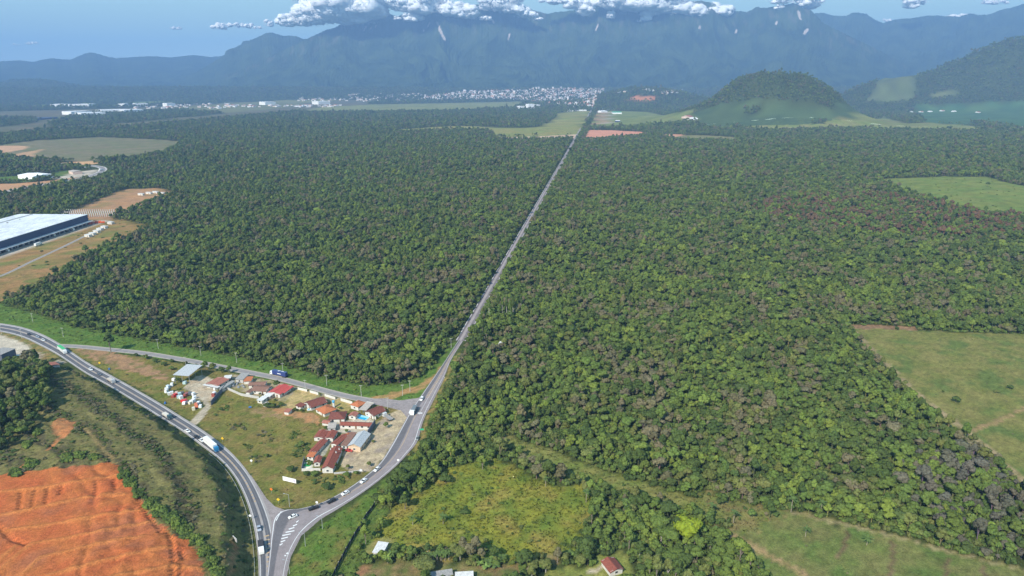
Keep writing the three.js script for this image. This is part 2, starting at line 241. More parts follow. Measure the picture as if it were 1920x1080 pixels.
// verges and the pasture between the roads
region('verge', [[-120, 560], [0, 568], [60, 586], [130, 608], [220, 628], [330, 648], [440, 668], [520, 684], [600, 705], [680, 722], [740, 722], [790, 705], [822, 678], [850, 640], [862, 640], [850, 670], [820, 720], [790, 745], [740, 757], [600, 735], [480, 705], [330, 675], [190, 655], [100, 652], [40, 625], [0, 614], [-120, 600]], LUSH, LUSH2, 16, { wob: 3.5, scrub: 0.35, c3: [0.1, 0.16, 0.035] });
region('dirt_track', [[690, 746], [730, 737], [780, 725], [812, 704], [828, 685], [833, 690], [815, 712], [785, 735], [740, 746], [700, 752]], [0.42, 0.24, 0.12], [0.26, 0.2, 0.08], 8, { wob: 1.6 });
region('verge', [[765, 852], [775, 838], [792, 800], [812, 752], [832, 710], [850, 672], [862, 655], [862, 668], [840, 712], [822, 750], [808, 785], [800, 815], [786, 850], [775, 860]], [0.14, 0.16, 0.045], [0.32, 0.22, 0.09], 8, { wob: 1.2 });
region('verge', [[530, 1100], [545, 1060], [575, 1005], [630, 965], [700, 918], [745, 880], [760, 872], [740, 905], [706, 935], [692, 965], [665, 1010], [640, 1055], [622, 1100]], [0.075, 0.145, 0.026], [0.12, 0.165, 0.038], 12, { wob: 1.2, c3: [0.17, 0.16, 0.05] });
region('meadow', [[704, 942], [728, 948], [712, 985], [694, 1018], [676, 1052], [655, 1092], [622, 1094], [650, 1034], [674, 992], [692, 962]], [0.08, 0.14, 0.03], [0.12, 0.15, 0.04], 10, { wob: 0.8, scrub: 0.8, trees: 0.04 });
region('pasture', [[120, 652], [190, 658], [300, 675], [420, 696], [520, 715], [640, 748], [740, 760], [775, 765], [760, 800], [735, 838], [705, 875], [660, 915], [600, 947], [530, 955], [505, 950], [470, 890], [400, 818], [300, 752], [200, 696], [140, 665]], [0.12, 0.142, 0.034], [0.215, 0.165, 0.066], 15, { wob: 1.5, c3: [0.19, 0.175, 0.05] });
region('bare_soil', [[135, 652], [200, 657], [250, 672], [290, 690], [318, 712], [300, 712], [260, 700], [220, 690], [180, 674], [150, 664]], [0.27, 0.17, 0.11], [0.36, 0.22, 0.13], 9, { wob: 2.4, c3: [0.17, 0.15, 0.06] });
region('dirt_yard', [[362, 748], [380, 735], [395, 760], [380, 785], [368, 797], [352, 793], [366, 780], [384, 762], [376, 748], [345, 728], [358, 712], [372, 704], [392, 706], [405, 722], [400, 745], [384, 750]], [0.44, 0.39, 0.34], [0.36, 0.31, 0.26], 8, { wob: 0.8 });
region('dirt_yard', [[355, 714], [378, 703], [402, 712], [408, 740], [396, 752], [380, 750], [358, 736]], [0.48, 0.43, 0.37], [0.42, 0.34, 0.27], 9, { wob: 0.8 });
region('dirt_yard', [[430, 700], [520, 716], [560, 727], [606, 738], [650, 750], [560, 764], [530, 752], [500, 748], [440, 730], [424, 722]], [0.36, 0.3, 0.23], [0.24, 0.22, 0.1], 8, { wob: 0.8 });
region('dirt_yard', [[528, 758], [560, 728], [600, 740], [585, 748], [560, 762], [548, 768], [535, 768]], [0.46, 0.34, 0.18], [0.38, 0.3, 0.15], 7, { wob: 0.8, c3: [0.24, 0.22, 0.08] });
region('bare_soil', [[508, 770], [530, 764], [560, 772], [590, 775], [602, 784], [598, 797], [575, 790], [550, 780], [520, 778]], [0.44, 0.22, 0.11], [0.3, 0.2, 0.11], 7, { wob: 1.6 });
region('bare_soil', [[470, 770], [500, 762], [520, 775], [545, 785], [500, 783]], [0.3, 0.2, 0.12], [0.2, 0.18, 0.06], 7, { wob: 2.5 });
region('dirt_yard', [[612, 760], [640, 744], [665, 755], [655, 770], [630, 770]], [0.42, 0.31, 0.16], [0.27, 0.24, 0.09], 7, { wob: 0.8 });
region('paved_yard', [[612, 806], [640, 790], [690, 782], [704, 790], [690, 815], [660, 815], [640, 812]], [0.5, 0.45, 0.4], [0.46, 0.42, 0.38], 7, { wob: 0.3 });
region('paved_yard', [[593, 858], [600, 824], [622, 824], [616, 842], [604, 858]], [0.34, 0.34, 0.3], [0.4, 0.38, 0.34], 5, { wob: 0.3 });
region('paved_yard', [[566, 883], [572, 862], [588, 860], [586, 882]], [0.72, 0.7, 0.64], [0.66, 0.64, 0.6], 5, { wob: 0.2 });
region('dirt_yard', [[640, 872], [646, 845], [680, 838], [694, 818], [704, 796], [724, 778], [760, 764], [772, 770], [764, 790], [740, 828], [714, 865], [690, 884], [660, 886]], [0.36, 0.29, 0.23], [0.46, 0.38, 0.27], 9, { wob: 0.8, c3: [0.3, 0.25, 0.23] });
// the cut hill beside the highway
region('hillside', [[95, 702], [140, 692], [180, 715], [240, 750], [300, 788], [340, 812], [380, 842], [412, 868], [436, 897], [454, 930], [466, 965], [474, 1000], [479, 1040], [481, 1090], [481, 1200], [-200, 1200], [-200, 830], [0, 800], [60, 770], [100, 735]], [0.125, 0.135, 0.046], [0.165, 0.142, 0.066], 11, { wob: 1, scrub: 0.55, c3: [0.18, 0.165, 0.07], hill: 1 });
region('bare_soil', [[-20, 905], [30, 878], [80, 850], [110, 820], [92, 800], [112, 782], [140, 795], [130, 812], [100, 838], [60, 862], [10, 895], [-20, 915]], [0.42, 0.17, 0.075], [0.3, 0.16, 0.08], 9, { wob: 1.4 });
region('bare_soil', [[155, 800], [178, 815], [200, 845], [222, 868], [212, 870], [190, 845], [165, 815]], [0.27, 0.19, 0.1], [0.2, 0.17, 0.07], 6, { wob: 0.8 });
region('bare_soil', [[-200, 940], [-60, 905], [0, 892], [60, 882], [150, 873], [210, 868], [220, 872], [226, 888], [240, 905], [262, 930], [280, 955], [296, 975], [316, 1000], [338, 1010], [356, 1022], [372, 1040], [382, 1060], [388, 1085], [390, 1200], [-200, 1200]], [0.43, 0.118, 0.047], [0.41, 0.14, 0.05], 22, { wob: 1.2, c3: [0.34, 0.12, 0.06] });
region('bare_soil', [[436, 1010], [446, 1026], [440, 1060], [430, 1090], [424, 1088], [434, 1040]], [0.38, 0.19, 0.1], [0.3, 0.19, 0.1], 5, { wob: 0.6 });
region('verge', [[36, 626], [75, 640], [100, 660], [112, 668], [104, 676], [88, 690], [70, 700], [50, 660], [30, 645], [-60, 622], [-100, 610]], [0.11, 0.14, 0.04], [0.3, 0.2, 0.09], 8, { wob: 1.2 });
region('paved_yard', [[-120, 700], [-120, 615], [0, 628], [30, 637], [58, 650], [50, 660], [35, 668], [0, 672]], [0.52, 0.47, 0.42], [0.48, 0.43, 0.39], 14, { wob: 0.5 });
region('dirt_yard', [[40, 672], [60, 655], [72, 658], [86, 667], [70, 675], [50, 680]], [0.36, 0.31, 0.27], [0.28, 0.22, 0.15], 7, { wob: 0.8 });
region('paved_yard', [[84, 690], [110, 672], [125, 680], [108, 682], [90, 694]], [0.36, 0.32, 0.28], [0.34, 0.3, 0.27], 7, { wob: 0.4 });

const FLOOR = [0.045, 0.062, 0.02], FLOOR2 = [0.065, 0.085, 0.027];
const BROWN = [0.46, 0.175, 0.062];
function cover(x, z) { // region at a place, edges a little uneven
  const D = -z; let hit = null;
  const w1 = n2(x / 9, z / 9), w2 = n2(x / 9 + 50, z / 9), u1 = n2(x / 60, z / 60 + 9), u2 = n2(x / 60 + 31, z / 60);
  for (const r of REGIONS) {
    const m = r.wob + 1; if (x < r.x0 - m || x > r.x1 + m || z < r.z0 - m || z > r.z1 + m) continue;
    const far = r.wob > 6, X = x + r.wob * (far ? u1 : w1), Z = z + r.wob * (far ? u2 : w2);
    if (inPoly(r.p, X, Z)) hit = r;
  }
  return hit;
}
function groundColor(x, z, r) {
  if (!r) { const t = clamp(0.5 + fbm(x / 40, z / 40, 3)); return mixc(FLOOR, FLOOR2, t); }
  const s = r.scale, t = clamp(0.5 + 1.1 * fbm(x / s, z / s, 4)); let c = mixc(r.c1, r.c2, t);
  if (r.c3) c = mixc(c, r.c3, ss(0.05, 0.45, fbm(x / s / 1.7 + 40, z / s / 1.7, 4)));
  if (r.name === 'bare_soil' && terr && x < -90 && -z < 420) { // turned earth along the terrace banks
    let b = 0; for (const l of terr) if (x > l.x0 && x < l.x1 && z > l.z0 && z < l.z1) b = Math.max(b, 1 - ss(0.5, 2, nearLine(l.p, x, z)[0] + 0.6 * n2(x / 3, z / 3)));
    c = mixc(c, BROWN, b * 0.75);
  }
  if (r.hill) { const [d] = nearLine(hwyCoarse, x, z); const strip = Math.abs(Math.sin(d * 0.165 + 0.5 * n2(x / 40, z / 40))); c = mixc(c, [0.075, 0.066, 0.042], 0.85 * ss(0.75, 0.95, strip + 0.25 * n2(x / 6, z / 6)) * ss(14, 24, d)); }
  const rough = r.name === 'bare_soil' ? 0.35 : 1, k = 1 + rough * (0.22 * n2(x / 2.7, z / 2.7) + 0.1 * n2(x / 1.1, z / 1.1));
  return [c[0] * k, c[1] * k, c[2] * k];
}

const detail = noiseTex(1024, [[256, 1], [97, 0.7], [41, 0.5], [13, 0.35]], 0.5, 1.0);
const groundMat = new THREE.MeshPhysicalMaterial({ color: new THREE.Color().setRGB(1.36, 1.3, 1.1), vertexColors: true, roughness: 1, specularIntensity: 0.15, map: detail, bumpMap: detail, bumpScale: 0.35 });
const buckets = new Map();
function sheet(x0, x1, d0, d1, cell, hole) {
  const nx = Math.round((x1 - x0) / cell), nz = Math.round((d1 - d0) / cell), ids = new Array((nx + 1) * (nz + 1));
  const P = (i, j) => { const k = j * (nx + 1) + i; if (ids[k]) return ids[k]; const x = x0 + i * cell, z = -(d0 + j * cell), h = hgt(x, z), e = cell * 0.5, r = cover(x, z), n = new V3(hgt(x - e, z) - hgt(x + e, z), 2 * e, hgt(x, z - e) - hgt(x, z + e)).normalize(); return (ids[k] = { x, h, z, n, r, c: groundColor(x, z, r) }); };
  for (let j = 0; j < nz; j++) for (let i = 0; i < nx; i++) {
    const cx = x0 + (i + 0.5) * cell, cd = d0 + (j + 0.5) * cell;
    if (hole && cx > hole[0] && cx < hole[1] && cd > hole[2] && cd < hole[3]) continue;
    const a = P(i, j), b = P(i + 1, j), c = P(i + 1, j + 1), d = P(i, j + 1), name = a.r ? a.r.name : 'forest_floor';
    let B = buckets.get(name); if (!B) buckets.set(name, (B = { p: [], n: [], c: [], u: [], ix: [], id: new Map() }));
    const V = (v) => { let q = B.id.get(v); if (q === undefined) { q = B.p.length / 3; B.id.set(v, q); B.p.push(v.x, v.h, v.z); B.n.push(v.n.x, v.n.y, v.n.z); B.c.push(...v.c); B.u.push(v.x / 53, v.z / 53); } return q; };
    const A = V(a), Bq = V(b), C = V(c), Dq = V(d);
    B.ix.push(A, Bq, C, A, C, Dq);
  }
}
const HILLBOX = [-340, -90, 220, 520], NEARBOX = [-600, 600, 180, 780], MIDBOX = [-2640, 2640, 180, 3180], FARBOX = [-9000, 9000, 180, 11100];
sheet(HILLBOX[0], HILLBOX[1], HILLBOX[2], HILLBOX[3], 1.25);
sheet(NEARBOX[0], NEARBOX[1], NEARBOX[2], NEARBOX[3], 2.5, HILLBOX);
sheet(MIDBOX[0], MIDBOX[1], MIDBOX[2], MIDBOX[3], 12, NEARBOX);
sheet(FARBOX[0], FARBOX[1], FARBOX[2], FARBOX[3], 60, MIDBOX);
sheet(-18000, 18000, -1980, 16020, 360, [-9000, 9000, 180, 11100]);
for (const [name, B] of buckets) {
  const g = new THREE.BufferGeometry();
  g.setAttribute('position', new THREE.Float32BufferAttribute(B.p, 3)); g.setAttribute('normal', new THREE.Float32BufferAttribute(B.n, 3)); g.setAttribute('color', new THREE.Float32BufferAttribute(B.c, 3)); g.setAttribute('uv', new THREE.Float32BufferAttribute(B.u, 2)); g.setIndex(B.ix);
  const L = { forest_floor: 'dark leaf-littered ground under the forest', field: 'grass and brown fields of the wide plain', bare_soil: 'bare orange and pink cleared soil', paved_yard: 'pale concrete yards', crop_field: 'dense green crop fields below the hills', dirt_track: 'worn dirt tracks along the paddocks', meadow: 'tall yellow green grass in the forest clearing', dirt_yard: 'sandy yards between the houses', lawn: 'mown straw coloured lawn round the cottage', verge: 'green grass verge beside the roads', pasture: 'green and straw coloured pasture between the two roads', hillside: 'scrubby terraced hillside above the highway' };
  solo(name, g, groundMat, L[name], 'ground', null, 'structure');
}
console.log('ground');

// ---------------------------------------------------------------- mountains
const mountMat = new THREE.MeshPhysicalMaterial({ color: 0xffffff, vertexColors: true, roughness: 1, specularIntensity: 0 });
function range(name, label, crest, Rc, Rf, o) {
  const pts = crest.map(([px, py]) => { const d = ray(px, py), hor = Math.hypot(d[0], d[2]); return [Math.atan2(d[0], -d[2]), d[1] / hor]; });
  const th0 = pts[0][0], th1 = pts[pts.length - 1][0], NT = o.nt ?? 640, NR = o.nr ?? 110, pos = [], col = [], idx = [];
  const tanAt = (t) => { let i = 0; while (i < pts.length - 2 && pts[i + 1][0] < t) i++; const k = clamp((t - pts[i][0]) / (pts[i + 1][0] - pts[i][0])); return lerp(pts[i][1], pts[i + 1][1], k); };
  for (let i = 0; i <= NT; i++) {
    const th = lerp(th0, th1, i / NT), rc = Rc * (1 + 0.018 * n2(th * 6, 3) + 0.008 * n2(th * 23, 8)), hc = HC + rc * tanAt(th) + 7 * n2(th * 400, 1) + 5 * n2(th * 900, 4), endFade = o.fade ? ss(0, o.fade, i / NT) * ss(0, o.fade2 ?? o.fade, 1 - i / NT) : 1;
    for (let j = 0; j <= NR; j++) {
      const t = j / NR * 1.25, r = Rf + (rc - Rf) * t, x = Math.sin(th) * r, z = -Math.cos(th) * r;
      let h;
      if (t <= 1) {
        const base = hc * (0.22 * t + 0.48 * t * t + 0.3 * Math.pow(t, 4)) - 30 * (1 - t);
        const wx = x + 500 * n2(x / 1900, z / 1900), wz = z + 500 * n2(x / 1900 + 7, z / 1900);
        const spur = 1 - Math.abs(n2(wx / 1150, wz / 2800)), sp2 = 1 - Math.abs(n2(wx / 380 + 9, wz / 900)), sp3 = n2(wx / 130, wz / 230);
        const env = Math.pow(t, 0.8) * Math.pow(1 - t, 0.75) * 1.8;
        h = base + env * hc * (o.amp ?? 0.3) * (spur * 0.8 + sp2 * 0.2 + sp3 * 0.05 + 0.06 * n2(wx / 60, wz / 60) - 0.55);
      } else h = hc * (1 - (t - 1) * 2.2);
      h *= endFade; if (endFade < 1) h -= 40 * (1 - endFade);
      pos.push(x, h, z);
      const f = fbm(x / 420, z / 420, 5), g2 = n2(x / 60, z / 60); let c = mixc([0.022, 0.038, 0.016], [0.06, 0.085, 0.032], clamp(0.5 + f + 0.25 * g2));
      const rocky = ss(0.78, 0.95, t) * ss(0.3, 0.62, n2(x / 150, z / 420) + 0.35 * n2(x / 40, z / 90)); if (o.rock) c = mixc(c, [0.26, 0.2, 0.16], rocky * o.rock);
      col.push(...c);
    }
  }
  for (const l of o.scars ?? []) { // bare earth along lines on the slope, half width in metres
    const on = l.slice(1).map(([px, py]) => { let b = 1e9, at0 = 0; for (let k = 0; k < pos.length; k += 3) { if ((k / 3) % (NR + 1) > NR * 0.8) continue; const [u, v] = toPx(pos[k], pos[k + 1], pos[k + 2]), e = (u - px) ** 2 + (v - py) ** 2; if (e < b) { b = e; at0 = k; } } return new V3(pos[at0], pos[at0 + 1], pos[at0 + 2]); }), P = new V3(), Q0 = new V3();
    for (let m = 0; m + 1 < on.length; m++) { const seg = new THREE.Line3(on[m], on[m + 1]); for (let k = 0; k < pos.length; k += 3) { P.set(pos[k], pos[k + 1], pos[k + 2]); if (Math.abs(P.x - on[m].x) > 700 || Math.abs(P.z - on[m].z) > 900) continue; if (seg.closestPointToPoint(P, true, Q0).distanceTo(P) < l[0]) { col[k] = 0.5; col[k + 1] = 0.42; col[k + 2] = 0.36; } } } }
  for (let i = 0; i < NT; i++) for (let j = 0; j < NR; j++) { const a = i * (NR + 1) + j, b = a + NR + 1; idx.push(a, b, b + 1, a, b + 1, a + 1); }
  const g = new THREE.BufferGeometry(); g.setAttribute('position', new THREE.Float32BufferAttribute(pos, 3)); g.setAttribute('color', new THREE.Float32BufferAttribute(col, 3)); g.setIndex(idx); g.computeVertexNormals();
  return solo(name, g, mountMat, label, 'mountain', null, 'structure');
}
// pale landslide scars: half width, then where they run
const SCARS = [[21, [819, 42], [826, 58], [835, 74]], [16, [683, 56], [686, 50]], [12, [695, 54], [697, 50]], [13, [704, 52], [705, 48]], [14, [803, 48], [805, 44]], [13, [794, 59], [795, 57]], [14, [923, 36], [926, 43]], [14, [953, 74], [956, 63]], [16, [1117, 56], [1121, 46]], [20, [1311, 53], [1313, 49]], [16, [1380, 61], [1381, 57]], [21, [1497, 22], [1500, 36]], [21, [1508, 63], [1515, 54]], [16, [1455, 46], [1457, 42]]];
range('mountain_range', 'low blue range on the far left horizon', [[-160, 118], [-60, 112], [0, 115], [35, 113], [62, 116], [80, 112], [95, 109], [118, 111], [132, 112], [147, 105], [160, 100], [171, 98], [185, 101], [200, 106], [216, 109], [250, 107], [285, 105], [300, 106], [320, 108], [345, 105], [362, 103], [380, 105], [395, 107], [420, 104], [470, 96], [560, 84], [640, 76]], 15500, 8000, { amp: 0.22, nt: 420 });
range('mountain_range', 'cliffed blue peak left of the cloudy massif', [[330, 150], [370, 134], [400, 116], [420, 104], [423, 96], [428, 92], [440, 90], [453, 82], [456, 77], [466, 76], [480, 71], [490, 66], [500, 62], [510, 61], [520, 64], [532, 67], [545, 67], [556, 68], [568, 73], [600, 72], [660, 76], [740, 90]], 12600, 7900, { amp: 0.24, nt: 300, fade: 0.02 });
range('mountain_range', 'high forested massif under white clouds', [[340, 168], [420, 142], [480, 118], [540, 90], [572, 75], [590, 66], [610, 57], [630, 51], [642, 44], [655, 40], [672, 39], [690, 36], [705, 30], [720, 25], [733, 27], [745, 31], [760, 26], [776, 27], [795, 20], [806, 12], [822, 5], [832, 4], [842, 12], [860, 15], [880, 11], [897, 8], [912, 14], [930, 20], [950, 18], [972, 12], [990, 16], [1010, 22], [1026, 26], [1040, 23], [1058, 21], [1075, 19], [1092, 19], [1108, 14], [1124, 10], [1150, 13], [1180, 9], [1210, 14], [1250, 6], [1290, 3], [1312, 1], [1326, 4], [1336, 5], [1348, 12], [1362, 18], [1380, 21], [1400, 22], [1412, 17], [1420, 12], [1427, 15], [1440, 14], [1452, 12], [1462, 10], [1476, 8], [1488, 6], [1498, 9], [1508, 16], [1519, 18], [1528, 26], [1542, 42], [1560, 52], [1590, 66], [1640, 90], [1700, 122], [1760, 150]], 11200, 7900, { amp: 0.3, nt: 1300, nr: 170, rock: 0.22, scars: SCARS });
range('mountain_range', 'blue ridge rising to the right edge', [[1420, 60], [1500, 34], [1525, 25], [1545, 24], [1557, 28], [1572, 30], [1586, 30], [1598, 24], [1606, 23], [1616, 25], [1625, 26], [1634, 33], [1645, 39], [1657, 43], [1668, 40], [1680, 36], [1692, 35], [1712, 34], [1726, 31], [1745, 29], [1780, 30], [1798, 32], [1808, 28], [1820, 25], [1834, 28], [1856, 27], [1870, 21], [1882, 17], [1896, 15], [1908, 11], [1920, 7], [1990, -8], [2100, -20]], 13800, 8000, { amp: 0.26, nt: 560 });
console.log('mountains');

// ---------------------------------------------------------------- roads
const up1 = [0, 1, 0];
function along(line) { let s = 0; return line.map((p, i) => (i ? (s += Math.hypot(p[0] - line[i - 1][0], p[1] - line[i - 1][1])) : 0)); }
function resample(line, n) { const L = along(line), T = L[L.length - 1], out = []; let k = 0; for (let i = 0; i < n; i++) { const s = T * i / (n - 1); while (k < line.length - 2 && L[k + 1] < s) k++; const t = clamp((s - L[k]) / (L[k + 1] - L[k] || 1)); out.push([lerp(line[k][0], line[k + 1][0], t), lerp(line[k][1], line[k + 1][1], t)]); } return out; }
function ribbon(Lp, Rp, y, u0 = 0, u1 = 1, vScale = 1) { // quads between two lines
  const p = [], u = [], ix = []; let s = 0;
  for (let i = 0; i < Lp.length; i++) {
    if (i) s += Math.hypot(Lp[i][0] - Lp[i - 1][0] + Rp[i][0] - Rp[i - 1][0], Lp[i][1] - Lp[i - 1][1] + Rp[i][1] - Rp[i - 1][1]) / 2;
    for (const k of [u0, u1]) { p.push(lerp(Lp[i][0], Rp[i][0], k), y, lerp(Lp[i][1], Rp[i][1], k)); u.push(k, s / vScale); }
    if (i) { const a = (i - 1) * 2; ix.push(a, a + 1, a + 3, a, a + 3, a + 2); }
  }
  const [ax, az, bx, bz, cx, cz] = [p[0], p[2], p[3], p[5], p[9], p[11]];
  if ((bz - az) * (cx - ax) - (bx - ax) * (cz - az) < 0) for (let i = 0; i < ix.length; i += 3) [ix[i + 1], ix[i + 2]] = [ix[i + 2], ix[i + 1]];
  const g = new THREE.BufferGeometry(); g.setAttribute('position', new THREE.Float32BufferAttribute(p, 3)); g.setAttribute('uv', new THREE.Float32BufferAttribute(u, 2)); g.setIndex(ix); g.computeVertexNormals();
  const n = g.attributes.normal; for (let i = 0; i < n.count; i++) n.setXYZ(i, 0, 1, 0);
  return g;
}
function offset(line, d) { return line.map((p, i) => { const a = line[Math.max(0, i - 1)], b = line[Math.min(line.length - 1, i + 1)], dx = b[0] - a[0], dz = b[1] - a[1], L = Math.hypot(dx, dz) || 1; return [p[0] - dz / L * d, p[1] + dx / L * d]; }); } // + = right of travel
const band = (line, half, y, v = 1) => ribbon(offset(line, -half), offset(line, half), y, 0, 1, v);
function roadTex(bands, base, seed) { // tar tone across the road: [from, to, tone], grain along it; the u axis runs across
  const W = 256, Hh = 1024, d = new Uint8Array(W * Hh * 4), a = periodic(1024, 128, seed), b = periodic(1024, 14, seed + 5), c = periodic(1024, 40, seed + 9);
  for (let y = 0; y < Hh; y++) for (let x = 0; x < W; x++) {
    const u = x / W; let t = base; for (const [f, g, v, soft] of bands) { const k = ss(f - soft, f + soft, u) * (1 - ss(g - soft, g + soft, u)); t = t.map((q, i) => lerp(q, v[i], k)); }
    const i = y * 1024 + x * 4, n = 1 + 0.22 * (a[i % a.length] - 0.5) + 0.2 * (b[y * 1024 + x] - 0.5) + 0.16 * (c[y * 1024 + ((x * 3) % 1024)] - 0.5), o = (y * W + x) * 4;
    for (let k = 0; k < 3; k++) d[o + k] = clamp(t[k] * n) * 255; d[o + 3] = 255;
  }
  const tx = new THREE.DataTexture(d, W, Hh); tx.wrapS = THREE.ClampToEdgeWrapping; tx.wrapT = THREE.RepeatWrapping; tx.magFilter = THREE.LinearFilter; tx.needsUpdate = true; return tx;
}
const grain = noiseTex(512, [[128, 1], [31, 0.8], [9, 0.6]], 0.6, 1);
const TAR = [0.115, 0.115, 0.125], WORN = [0.25, 0.235, 0.23], PALE = [0.33, 0.3, 0.28], PINK = [0.28, 0.24, 0.235];
const mHwy = new THREE.MeshPhysicalMaterial({ roughness: 0.9, specularIntensity: 0.3, map: roadTex([[0.15, 0.42, TAR, 0.02], [0.22, 0.27, [0.15, 0.15, 0.155], 0.02], [0.55, 0.8, TAR, 0.02], [0.64, 0.7, [0.15, 0.15, 0.155], 0.02]], PALE, 11) });
const mBranch = new THREE.MeshPhysicalMaterial({ roughness: 0.9, specularIntensity: 0.3, map: roadTex([[0.08, 0.36, [0.15, 0.14, 0.145], 0.03]], PINK, 29) });
const mStraight = new THREE.MeshPhysicalMaterial({ roughness: 0.9, specularIntensity: 0.3, map: roadTex([[0.1, 0.3, [0.17, 0.145, 0.145], 0.05], [0.58, 0.9, [0.2, 0.175, 0.17], 0.05]], [0.34, 0.295, 0.28], 41) });
const mSide = new THREE.MeshPhysicalMaterial({ roughness: 0.95, specularIntensity: 0.3, map: roadTex([[0.2, 0.8, [0.26, 0.24, 0.23], 0.08]], [0.38, 0.33, 0.28], 53) });
const mPaint = mat(0.72, 0.72, 0.7, 0.8), mYellow = mat(0.46, 0.33, 0.2, 0.85), mApron = new THREE.MeshPhysicalMaterial({ color: new THREE.Color().setRGB(0.36, 0.31, 0.295), map: grain, roughness: 0.95, specularIntensity: 0.3 });
function struct(name, geo, m, label) { return solo(name, geo, m, label, 'road', null, 'structure'); }
const HN = 190, hL = resample(hwyLeft, HN), hR = resample(hwyRight, HN);
const highway = struct('road', ribbon(hL, hR, 0.10, 0, 1, 60), mHwy, 'two-lane highway curving from the left edge to the bottom');
{ const lineOf = (u, w) => { const a = ribbon(hL, hR, 0.13, u - w, u + w); return a; };
  part('edge_line', lineOf(0.115, 0.009), mPaint, highway); part('edge_line', lineOf(0.845, 0.009), mPaint, highway);
  part('centre_line', ribbon(hL.slice(0, 150), hR.slice(0, 150), 0.13, 0.472, 0.484), mYellow, highway); part('centre_line', ribbon(hL.slice(0, 150), hR.slice(0, 150), 0.13, 0.505, 0.517), mYellow, highway);
  const rows = (y0, y1) => hL.map((p, i) => [i, toPx(p[0], 0, p[1])[1]]).filter(([i, y]) => y > y0 && y < y1 && i < HN - 1).map(([i]) => i), m1 = rows(850, 950), m2 = rows(1005, 1100);
  for (const i of m1) { const a = hL[i], b = hR[i], c = hL[i + 1], d = hR[i + 1], q = (p, r, k) => [lerp(p[0], r[0], k), 0.14, lerp(p[1], r[1], k)], m = (p, r, k) => [lerp(p[0], r[0], k), lerp(p[1], r[1], k)]; const e = m(a, c, 0.35), f = m(b, d, 0.35); part('hatch_bar', quadGeo(q(a, b, 0.43), q(a, b, 0.54), q(e, f, 0.54), q(e, f, 0.43)), mYellow, highway); }
  for (const i of m2) { const a = hL[i], b = hR[i], c = hL[i + 1], d = hR[i + 1], q = (p, r, k) => [lerp(p[0], r[0], k), 0.14, lerp(p[1], r[1], k)], m = (p, r, k) => [lerp(p[0], r[0], k), lerp(p[1], r[1], k)]; const e = m(a, c, 0.3), f = m(b, d, 0.3); part('hatch_bar', quadGeo(q(a, b, 0.46), q(a, b, 0.72), q(e, f, 0.74), q(e, f, 0.48)), mYellow, highway); }
}
// junction fill, then the branch and the straight road on top
function fan(pts, y) { const s = new THREE.Shape(pts.map(([x, z]) => new THREE.Vector2(x, -z))); const g = new THREE.ShapeGeometry(s); g.rotateX(-Math.PI / 2); g.translate(0, y, 0); return g; }
const fanUv = (g) => { const p = g.attributes.position, u = g.attributes.uv; for (let i = 0; i < p.count; i++) u.setXY(i, p.getX(i) / 14, p.getZ(i) / 14); return g; };
struct('road', fanUv(fan(flat([[470, 890], [500, 935], [516, 950], [536, 957], [575, 953], [600, 975], [565, 1005], [545, 1045], [536, 1090], [500, 1090], [505, 1000]]), 0.07)), mApron, 'pale asphalt apron of the near junction');
struct('road', fanUv(fan(flat([[690, 748], [720, 747], [750, 751], [785, 746], [806, 728], [822, 703], [836, 690], [832, 712], [806, 765], [785, 800], [765, 802], [764, 784], [752, 770], [728, 764], [700, 758]]), 0.065)), mApron, 'pale asphalt apron of the far junction beside the houses');
const BN = 130, bL = resample(branchL, BN), bR = resample(branchR, BN);
const branch = struct('road', ribbon(bL, bR, 0.16, 0, 1, 50), mBranch, 'road climbing from the junction past the houses');
part('edge_line', ribbon(bL, bR, 0.19, 0.045, 0.065), mPaint, branch); part('edge_line', ribbon(bL, bR, 0.19, 0.87, 0.89), mPaint, branch);
part('centre_line', ribbon(bL.slice(38, 78), bR.slice(38, 78), 0.19, 0.43, 0.455), mYellow, branch);
part('lane_line', ribbon(bL.slice(72, 100), bR.slice(72, 100), 0.19, 0.60, 0.615), mPaint, branch);
for (const i of bL.map((p, i) => [i, toPx(p[0], 0, p[1])[1]]).filter(([i, y]) => y > 655 && y < 748 && i < BN - 1).map(([i]) => i)) { const a = bL[i], b = bR[i], c = bL[i + 1], d = bR[i + 1], q = (p, r, k) => [lerp(p[0], r[0], k), 0.2, lerp(p[1], r[1], k)], m = (p, r, k) => [lerp(p[0], r[0], k), lerp(p[1], r[1], k)], e = m(a, c, 0.4), f = m(b, d, 0.4); part('hatch_bar', quadGeo(q(a, b, 0.42), q(a, b, 0.66), q(e, f, 0.66), q(e, f, 0.42)), mYellow, branch); }
for (let i = 30; i < 38; i++) { const a = bL[i], b = bR[i], c = bL[i + 1], d = bR[i + 1], q = (p, r, k) => [lerp(p[0], r[0], k), 0.2, lerp(p[1], r[1], k)], m = (p, r, k) => [lerp(p[0], r[0], k), lerp(p[1], r[1], k)], e = m(a, c, 0.35), f = m(b, d, 0.35); part('hatch_bar', quadGeo(q(a, b, 0.4), q(a, b, 0.52), q(e, f, 0.52), q(e, f, 0.4)), mYellow, branch); }
function paintQuad(pts, parent, m = mPaint) { const q = pts.map(([a, b]) => { const p = at(a, b); return [p[0], 0.215, p[2]]; }); part('chevron_bar', quadGeo(...q), m, parent); }
for (const [x, y, w] of [[524, 1022, 6], [526, 1016, 9], [527, 1010, 13], [529, 1004, 16], [535, 998, 17], [541, 992, 11], [549, 986, 8], [555, 979, 5]]) paintQuad([[x, y], [x + w, y - 3.2], [x + w, y - 1.4], [x + 1, y + 1.8]], branch);
